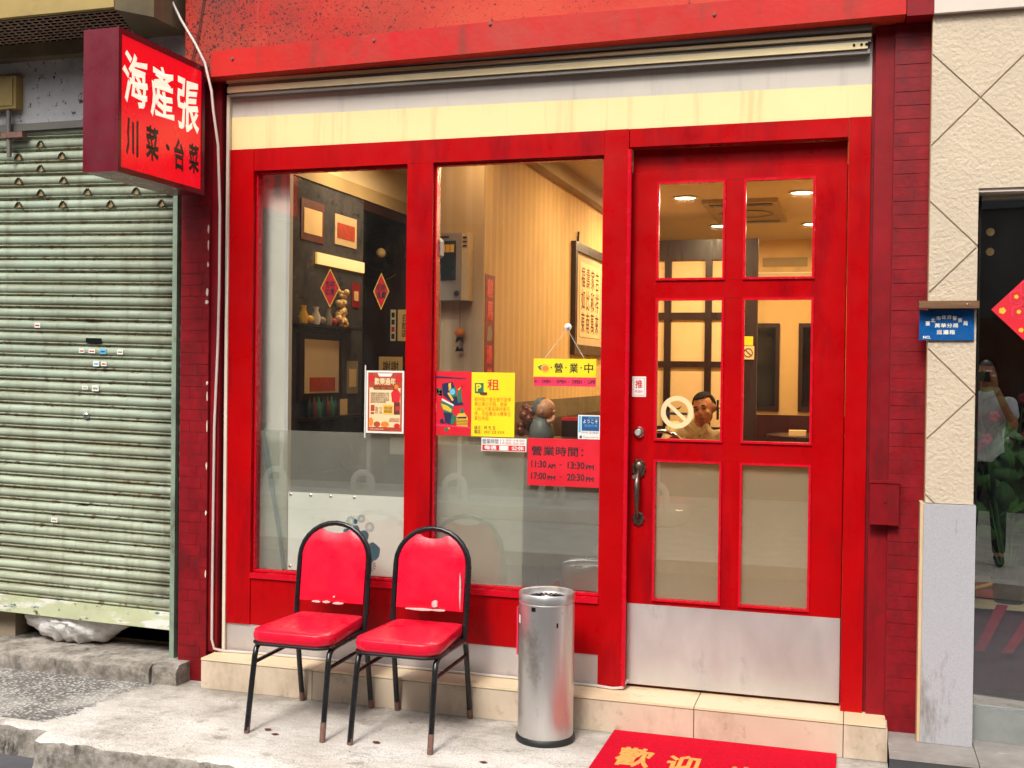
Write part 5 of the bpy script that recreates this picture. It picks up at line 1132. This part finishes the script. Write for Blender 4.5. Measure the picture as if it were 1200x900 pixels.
# small things that clutter the place
for k, (x, yy, a, lab) in enumerate(((-2.45, -.62, .4, 'dark dry leaf scrap on the pavement between the feet of the left chair'), (-2.39, -.665, 1.1, 'small dark scrap on the pavement near the left chair front right foot'), (-1.93, -.62, 2.0, 'dark dry leaf scrap on the pavement under the right chair'), (-1.42, -.70, .8, 'tiny dark scrap on the pavement in front of the steel bin'))):
    sc_ = .022-.004*(k % 2); o = B().prism([(x+sc_*math.cos(a+q)*(1 if i_ % 2 else .55), yy+sc_*.6*math.sin(a+q)) for i_, q in enumerate([2*math.pi*w/8 for w in range(8)])], .004, .0055, 'z').build('leaf_scrap', 'print_brown', None); tag(o, lab, 'leaf', 'scraps of litter on the pavement')
r_ = random.Random(17)
for z, w, h in ((2.30, .010, .05), (2.22, .008, .06), (2.12, .010, .03), (1.98, .016, .05), (1.93, .020, .03), (1.52, .010, .03), (1.45, .007, .07), (1.30, .006, .08), (1.10, .008, .05), (.86, .010, .03), (.55, .008, .05)):
    pts = [(-3.1295-w/2+w*.6*math.cos(q)*r_.uniform(.5, 1), z+h*.5*math.sin(q)*r_.uniform(.6, 1)) for q in [2*math.pi*i_/9 for i_ in range(9)]]
    B().prism(pts, -.0502, -.0455).build('paint_chip', 'white_strip', pl)
sf = thing('wall_shelf', 'dark shelf of bottles low on the alcove wall behind the left window', 'shelf', (-2.9, .8, 1.30))
bx('board', 'wood_dark', sf, -2.949, -2.86, .56, 1.36, 1.31, 1.325, .002)
for k in range(7):
    bt = B().lathe([(0, 0), (.020, 0), (.022, .01), (.022, .07), (.009, .095), (.009, .115), (0, .115)], -2.905, .62+k*.055, 1.3255, 12).build('bottle', ['device_dark', 'print_brown', 'print_green'][k % 3], sf, smooth=True)
tag(bx('price_card', 'paper_cream', None, -2.93, -2.928, 1.06, 1.16, 1.3255, 1.42), 'cream card standing on the bottle shelf in the alcove', 'card')
s2 = thing('wall_shelf', 'upper shelf of trinkets on the alcove wall behind the left paper diamond', 'shelf', (-2.9, .8, 1.85)); bx('board', 'wood_dark', s2, -2.949, -2.88, .50, 1.25, 1.835, 1.848, .002)
for k in range(6):
    yy = .55+k*.075
    if k % 2: B().ball((-2.91, yy, 1.873), .024, 10, 8, (1, 1, 1.0)).build('trinket', ['print_gold', 'device_grey', 'flower_red'][k//2], s2, smooth=True)
    else: B().lathe([(0, 0), (.02, 0), (.028, .04), (.012, .08), (.018, .10), (0, .10)], -2.91, yy, 1.849, 12).build('vase', ['print_gold', 'handset_white', 'device_grey'][k//2], s2, smooth=True)
for lab, y0_, y1_, z0_, z1_, m_ in (('small framed picture high on the dark alcove wall', 1.0, 1.3, 2.34, 2.52, 'plain_tan'), ('red paper card hanging on the alcove wall right of the carved ornament', 1.24, 1.36, 1.98, 2.13, 'banner_dark'), ('small grey photograph low on the alcove wall', 1.18, 1.34, 1.45, 1.65, 'device_grey'), ('brown photograph pair on the upper alcove wall', .58, .86, 2.32, 2.55, 'print_brown')):
    t = thing('wall_card', lab, 'card', (-2.95, (y0_+y1_)/2, z0_)); on_alcove('sheet', m_, t, y0_, y1_, z0_, z1_, .002, .006); on_alcove('print', 'paper_cream' if m_ != 'plain_tan' else 'print_rust', t, y0_+.03, y1_-.03, z0_+.04, z1_-.05, .0062, .008)
# more of the right-hand display
p2 = thing('spiky_plant', 'low spiky plant with narrow pale leaves in the right shop window', 'plant', (.80, .34, .62))
B().lathe([(0, 0), (.05, 0), (.07, .12), (.06, .12), (0, .10)], .80, .34, .62, 16).build('pot', 'cloth_maroon', p2, smooth=True)
r_ = random.Random(5)
for k in range(22):
    a = r_.uniform(0, 6.28); l = r_.uniform(.25, .62); sp = r_.uniform(.05, .26)
    B().tube([(.80, .34, .73), (.80+sp*.5*math.cos(a), .34+sp*.4*math.sin(a), .73+l*.7), (.80+sp*1.1*math.cos(a), .34+sp*.8*math.sin(a), .73+l)], [.008, .010, .001], 4).build('blade', 'leaf_pale', p2, smooth=True)
fo = thing('red_cushion', 'folded red cloth bundle on the display table in the right shop window', 'cloth', (.58, .3, .62))
B().ball((.60, .33, .655), .075, 18, 12, (1.3, .8, .5)).build('bundle', 'flower_red', fo, smooth=True); B().tube([(.50, .29, .66), (.60, .26, .70), (.70, .29, .66)], .008, 6).build('cord', 'lettering_gold', fo, smooth=True)

# ================================================================== PEOPLE
_b = bmesh.new(); bmesh.ops.create_uvsphere(_b, u_segments=14, v_segments=9, radius=1); _b.verts.index_update()
BALL_V = [tuple(v.co) for v in _b.verts]; BALL_F = [tuple(v.index for v in f.verts) for f in _b.faces]; _b.free()
def skin_mesh(chains, sub=2):
    """chains: (points [(x,y,z,rx[,ry])], attach index in the first chain or None) -> flesh laid along the skeleton, ready to be fused"""
    first = chains[0][0]; VV, FF = [], []
    for pts, att in chains:
        pts = [tuple(p) if len(p) > 4 else (*p, p[3]) for p in pts]
        if att is not None:
            a = first[att]; pts = [(a[0], a[1], a[2], pts[0][3], pts[0][3])]+pts if a[2] < pts[0][2]+.2 else pts
        for p, q in zip(pts, pts[1:]):
            d = (Vector(q[:3])-Vector(p[:3])).length; n = max(2, int(d/(.35*min(p[3], q[3]))))
            for k in range(n+1):
                t = k/n; c = [p[m]+(q[m]-p[m])*t for m in range(5)]
                rz = (c[3]+c[4])/2 if abs(c[3]-c[4]) < .01 else min(c[3], c[4])*.8; base = len(VV)
                VV += [(c[0]+x*c[3], c[1]+y*c[4], c[2]+z*rz) for x, y, z in BALL_V]; FF += [tuple(base+i_ for i_ in f) for f in BALL_F]
    me = bpy.data.meshes.new('flesh'); me.from_pydata(VV, [], FF); return me
def fuse(bm, voxel, name, m, parent):
    me = bpy.data.meshes.new(name); bm.to_mesh(me); bm.free(); ob = bpy.data.objects.new(name, me); COL.objects.link(ob)
    rm = ob.modifiers.new('r', 'REMESH'); rm.mode = 'VOXEL'; rm.voxel_size = voxel; rm.use_smooth_shade = True; sm = ob.modifiers.new('s', 'SMOOTH'); sm.factor = .5; sm.iterations = 3
    dg = bpy.context.evaluated_depsgraph_get(); out = bpy.data.meshes.new_from_object(ob.evaluated_get(dg))
    bpy.data.objects.remove(ob); bpy.data.meshes.remove(me)
    out.shade_smooth(); out.materials.clear(); out.materials.append(M[m]); out.name = name
    for v in out.vertices: v.co -= wloc(parent)
    o = bpy.data.objects.new(name, out); COL.objects.link(o); o.parent = parent; return o
def head_parts(bm, H):
    """Head in its own frame (facing -Y, centre at origin, about 0.225 tall), placed by matrix H."""
    def el(c, s): bmesh.ops.create_uvsphere(bm, u_segments=20, v_segments=14, radius=1, matrix=H @ Matrix.Translation(c) @ Matrix.Diagonal((*s, 1)))
    el((0, .012, .022), (.074, .092, .086)); el((0, -.022, -.035), (.058, .066, .074)); el((0, -.050, -.082), (.028, .026, .024))
    el((0, -.092, -.012), (.013, .020, .022)); el((0, -.084, .012), (.009, .012, .03))
    for s in (-1, 1):
        el((s*.076, .008, -.010), (.010, .020, .031)); el((s*.040, -.066, -.022), (.022, .016, .018)); el((s*.030, -.076, .030), (.024, .010, .007))
    el((0, -.080, -.048), (.022, .012, .008)); el((0, -.078, -.060), (.018, .012, .007))
def face_bits(par, H, skinless='ink'):
    for s in (-1, 1):
        e = B(); bmesh.ops.create_uvsphere(e.bm, u_segments=10, v_segments=8, radius=1, matrix=H @ Matrix.Translation((s*.030, -.0775, .012)) @ Matrix.Diagonal((.012, .006, .0045, 1))); e.build('eye', 'ink', par, smooth=True)
        e = B(); bmesh.ops.create_uvsphere(e.bm, u_segments=10, v_segments=8, radius=1, matrix=H @ Matrix.Translation((s*.031, -.082, .036)) @ Matrix.Diagonal((.018, .006, .004, 1))); e.build('eyebrow', 'hair_dark', par, smooth=True)
    e = B(); bmesh.ops.create_uvsphere(e.bm, u_segments=12, v_segments=8, radius=1, matrix=H @ Matrix.Translation((0, -.0885, -.054)) @ Matrix.Diagonal((.021, .005, .003, 1))); e.build('mouth', 'print_brown', par, smooth=True)
def hair(par, H, m, cut=.05):
    e = B(); bmesh.ops.create_uvsphere(e.bm, u_segments=26, v_segments=18, radius=1)
    bmesh.ops.delete(e.bm, geom=[v for v in e.bm.verts if v.co.z < -.25 or (v.co.y < -.30 and v.co.z < .52) or (v.co.z < .1 and v.co.y < .05)], context='VERTS')
    for v in e.bm.verts: v.co = H @ (Vector((0, .014, .026))+Vector((v.co.x*.0795, v.co.y*.0975, v.co.z*.092)))
    bmesh.ops.solidify(e.bm, geom=e.bm.faces[:], thickness=-.006); e.build('hair', m, par, smooth=True)
def hand(bm, wrist, d, palm_n, curl=.6, L=.18):
    """Palm with four unequal bent fingers and a thumb leaving the side of the palm."""
    wrist, d, n = Vector(wrist), Vector(d).normalized(), Vector(palm_n).normalized(); s = d.cross(n).normalized()
    base = B()
    base.tube([wrist, wrist+d*.03, wrist+d*.075, wrist+d*.095], [.024, .034, .038, .032], 10)
    for k, (o_, l) in enumerate(((-.028, .070), (-.010, .080), (.010, .075), (.028, .058))):
        p = wrist+d*.088+s*o_; q = p+(d*math.cos(curl*.5)+n*math.sin(curl*.5))*l*.45; r3 = q+(d*math.cos(curl*1.4)+n*math.sin(curl*1.4))*l*.32; e = r3+(d*math.cos(curl*2.1)+n*math.sin(curl*2.1))*l*.26
        base.tube([p, q, r3, e], [.0095, .0090, .0082, .0065], 8)
    p = wrist+d*.025-s*.026; q = p+(d*.6-s*.7+n*.3).normalized()*.035; e = q+(d*.9-s*.2+n*.4).normalized()*.03
    base.tube([p, q, e], [.013, .011, .008], 8)
    me = bpy.data.meshes.new('h'); base.bm.to_mesh(me); base.bm.free(); bm.from_mesh(me); bpy.data.meshes.remove(me)
def person(label, loc, J, H, skin, hairm, shirt, trousers, hands, sleeve):
    t = thing('person', label, 'person', loc)
    bm = bmesh.new()
    torso = [(*J['pelvis'], .14, .11), (*J['waist'], .13, .10), (*J['chest'], .150, .11), (*J['neckbase'], .066, .062), (*J['neck'], .052, .054), (*J['skull'], .052, .056)]
    ch = [(torso, None)]
    for s in 'lr':
        ch.append(([(*J['sh'+s], .056), (*J['el'+s], .040), (*J['wr'+s], .026)], 2))
        ch.append(([(*J['hip'+s], .085), (*J['kn'+s], .056), (*J['an'+s], .037), (*J['to'+s], .032)], 0))
    me = skin_mesh(ch, 1); bm.from_mesh(me); bpy.data.meshes.remove(me); head_parts(bm, H)
    for h in hands: hand(bm, *h)
    body = fuse(bm, .0095, 'body', skin, t)
    face_bits(t, H); hair(t, H, hairm)
    ch = [([(J['pelvis'][0], J['pelvis'][1], J['pelvis'][2]-.01, .158, .128), (*J['waist'], .152, .122), (*J['chest'], .172, .130), (*J['neckbase'], .085, .080)], None)]
    for s in 'lr':
        e = Vector(J['sh'+s]).lerp(Vector(J['el'+s]), sleeve); ch.append(([(*J['sh'+s], .074), (*e, .066)], 2))
    bm = bmesh.new(); me = skin_mesh(ch, 1); bm.from_mesh(me); bpy.data.meshes.remove(me); fuse(bm, .012, 'shirt', shirt, t)
    ch = [([(*J['pelvis'], .152, .125), (J['pelvis'][0], J['pelvis'][1], J['pelvis'][2]-.04, .14, .12)], None)]
    for s in 'lr': ch.append(([(*J['hip'+s], .105), (*J['kn'+s], .074), (J['an'+s][0], J['an'+s][1], J['an'+s][2]+.04, .056)], 1))
    bm = bmesh.new(); me = skin_mesh(ch, 1); bm.from_mesh(me); bpy.data.meshes.remove(me); fuse(bm, .013, 'trousers', trousers, t)
    for s in 'lr':
        a, c = Vector(J['an'+s]), Vector(J['to'+s]); B().tube([a+(a-c)*.35+Vector((0, 0, -.035)), a+Vector((0, 0, -.03)), c+Vector((0, 0, -.0)), c+(c-a)*.35], [.035, .045, .04, .02], 10).build('shoe', 'black_rubber', t, smooth=True)
    return t
mx, my = -1.055, 3.10; z0 = FL
J = dict(pelvis=(mx, my+.12, z0+.54), waist=(mx, my+.11, z0+.68), chest=(mx-.03, my+.06, z0+.84), neckbase=(mx-.02, my+.02, z0+.955), neck=(mx, my-.01, z0+.99), skull=(mx+.02, my-.03, z0+1.06),
         shl=(mx-.19, my+.03, z0+.93), ell=(mx-.24, my-.16, z0+.76), wrl=(mx-.06, my-.32, z0+.69), shr=(mx+.16, my+.04, z0+.88), elr=(mx+.25, my-.10, z0+.76), wrr=(mx+.20, my-.04, z0+.98),
         hipl=(mx-.09, my+.06, z0+.52), knl=(mx-.11, my-.34, z0+.52), anl=(mx-.11, my-.34, z0+.09), tol=(mx-.12, my-.47, z0+.04), hipr=(mx+.09, my+.06, z0+.52), knr=(mx+.11, my-.34, z0+.52), anr=(mx+.11, my-.34, z0+.09), tor=(mx+.12, my-.47, z0+.04))
H = Matrix.Translation((mx+.03, my-.035, 1.345)) @ Matrix.Rotation(R(-14), 4, 'Z') @ Matrix.Rotation(R(-12), 4, 'Y') @ Matrix.Rotation(R(10), 4, 'X')
pm = person('smiling seated man in a cream short-sleeved shirt behind the door glass', (mx, my, z0), J, H, 'skin_tan', 'hair_dark', 'shirt_cream', 'trousers_dark',
       [((mx-.06, my-.32, z0+.67), (1, -.3, -.1), (0, 0, -1), .5), ((mx+.20, my-.04, z0+.98), (-.3, .1, 1), (-.9, .1, 0), .5)], .62)
for s_ in (-1, 1):
    B().prism([(mx-.005, z0+.93), (mx-.02+s_*.075, z0+1.00), (mx-.02+s_*.085, z0+.955), (mx+s_*.035, z0+.905)], my-.125, my-.113).build('collar', 'shirt_cream', pm, .002)
ph = bx('phone', 'black_rubber', None, mx+.122, mx+.132, my-.07, my+.0, z0+1.02, z0+1.16, .003); tag(ph, 'dark phone held to the seated man\'s ear', 'phone')
dt2 = thing('dining_table', 'dark dining table in front of the seated man', 'table', (-1.0, 2.9, FL)); bx('tabletop', 'wood_red', dt2, -1.5, -.5, 2.66, 2.98, FL+.60, FL+.63, .004)
for x in (-1.45, -.55): bx('leg', 'metal_dark', dt2, x-.02, x+.02, 2.8, 2.84, FL, FL+.5995)

# the photographer stands behind the camera and shows only as a reflection in the right shop window
qx, qy, g0 = .02, -5.36, -.01
J = dict(pelvis=(qx, qy-.02, g0+.93), waist=(qx, qy-.03, g0+1.10), chest=(qx, qy-.02, g0+1.28), neckbase=(qx, qy-.02, g0+1.43), neck=(qx, qy-.01, g0+1.49), skull=(qx, qy, g0+1.60),
         shl=(qx-.18, qy-.01, g0+1.37), ell=(qx-.21, qy+.13, g0+1.19), wrl=(qx-.09, qy+.24, g0+1.53), shr=(qx+.18, qy-.01, g0+1.37), elr=(qx+.23, qy+.12, g0+1.20), wrr=(qx+.09, qy+.24, g0+1.53),
         hipl=(qx-.09, qy-.02, g0+.88), knl=(qx-.11, qy+.02, g0+.50), anl=(qx-.12, qy, g0+.09), tol=(qx-.14, qy+.13, g0+.04), hipr=(qx+.09, qy-.02, g0+.88), knr=(qx+.11, qy+.02, g0+.50), anr=(qx+.12, qy, g0+.09), tor=(qx+.14, qy+.13, g0+.04))
H = Matrix.Translation((qx, qy+.02, g0+1.63)) @ Matrix.Rotation(math.pi, 4, 'Z') @ Matrix.Rotation(R(4), 4, 'X')
person('photographer in a white t-shirt reflected in the right shop window', (qx, qy, g0), J, H, 'skin_pale', 'hair_black', 'shirt_white', 'trousers_dark',
       [((qx-.09, qy+.24, g0+1.53), (.25, .25, 1), (.6, -.7, 0), .6), ((qx+.09, qy+.24, g0+1.53), (-.25, .25, 1), (-.6, -.7, 0), .6)], .5)
o = bx('camera_phone', 'black_rubber', None, -.075, .075, -5.068, -5.058, 1.56, 1.64, .003); tag(o, 'black phone the photographer holds up', 'phone')

# ================================================================== ACROSS THE STREET (seen in reflections)
ob_ = thing('opposite_building', 'dark grey building across the street, seen reflected in the glass', 'building', (0, -10, 0))
bx('wall', 'opposite_wall', ob_, -30, 30, -12, -9.4, -.01, 6.5)
for k in range(-6, 7):
    wv = bx('window', 'opposite_glass', ob_, k*2.6-.8, k*2.6+.8, -9.4, -9.37, .8, 2.3); bx('window', 'opposite_glass', ob_, k*2.6-.8, k*2.6+.8, -9.4, -9.37, 3.6, 5.2)
pk = thing('planter_kerb', 'raised concrete planter kerb across the street', 'kerb', (-4, -6.7, 0)); B().prism([(-12, -6.35), (-1.9, -6.35), (-1.75, -6.42), (-1.7, -6.6), (-1.7, -7.2), (-12, -7.2)], -.009, .15, 'z').build('kerb_body', 'kerb_pale', pk, bevel=.02, seg=2)
for k in range(6):
    x = -7.6+k*1.12
    hb = thing('hoop_bollard', 'white hoop bollard on the planter kerb across the street, '+['leftmost of six', 'second of six from the left', 'third of six from the left', 'third of six from the right', 'second of six from the right', 'rightmost of six'][k], 'bollard', (x, -6.6, .15), 'white hoop bollards across the street')
    B().tube([(x-.12, -6.6, .151), (x-.12, -6.6, .30)]+[(x+.12*math.cos(math.pi-math.pi*q/8), -6.6, .30+.12*math.sin(math.pi*q/8)) for q in range(1, 8)]+[(x+.12, -6.6, .30), (x+.12, -6.6, .151)], .035, 8).build('hoop', 'white_paint', hb, smooth=True)
    B().tube([(x, -6.75, .151), (x, -6.75, .85)], .025, 8).build('post', 'white_paint', hb, smooth=True)
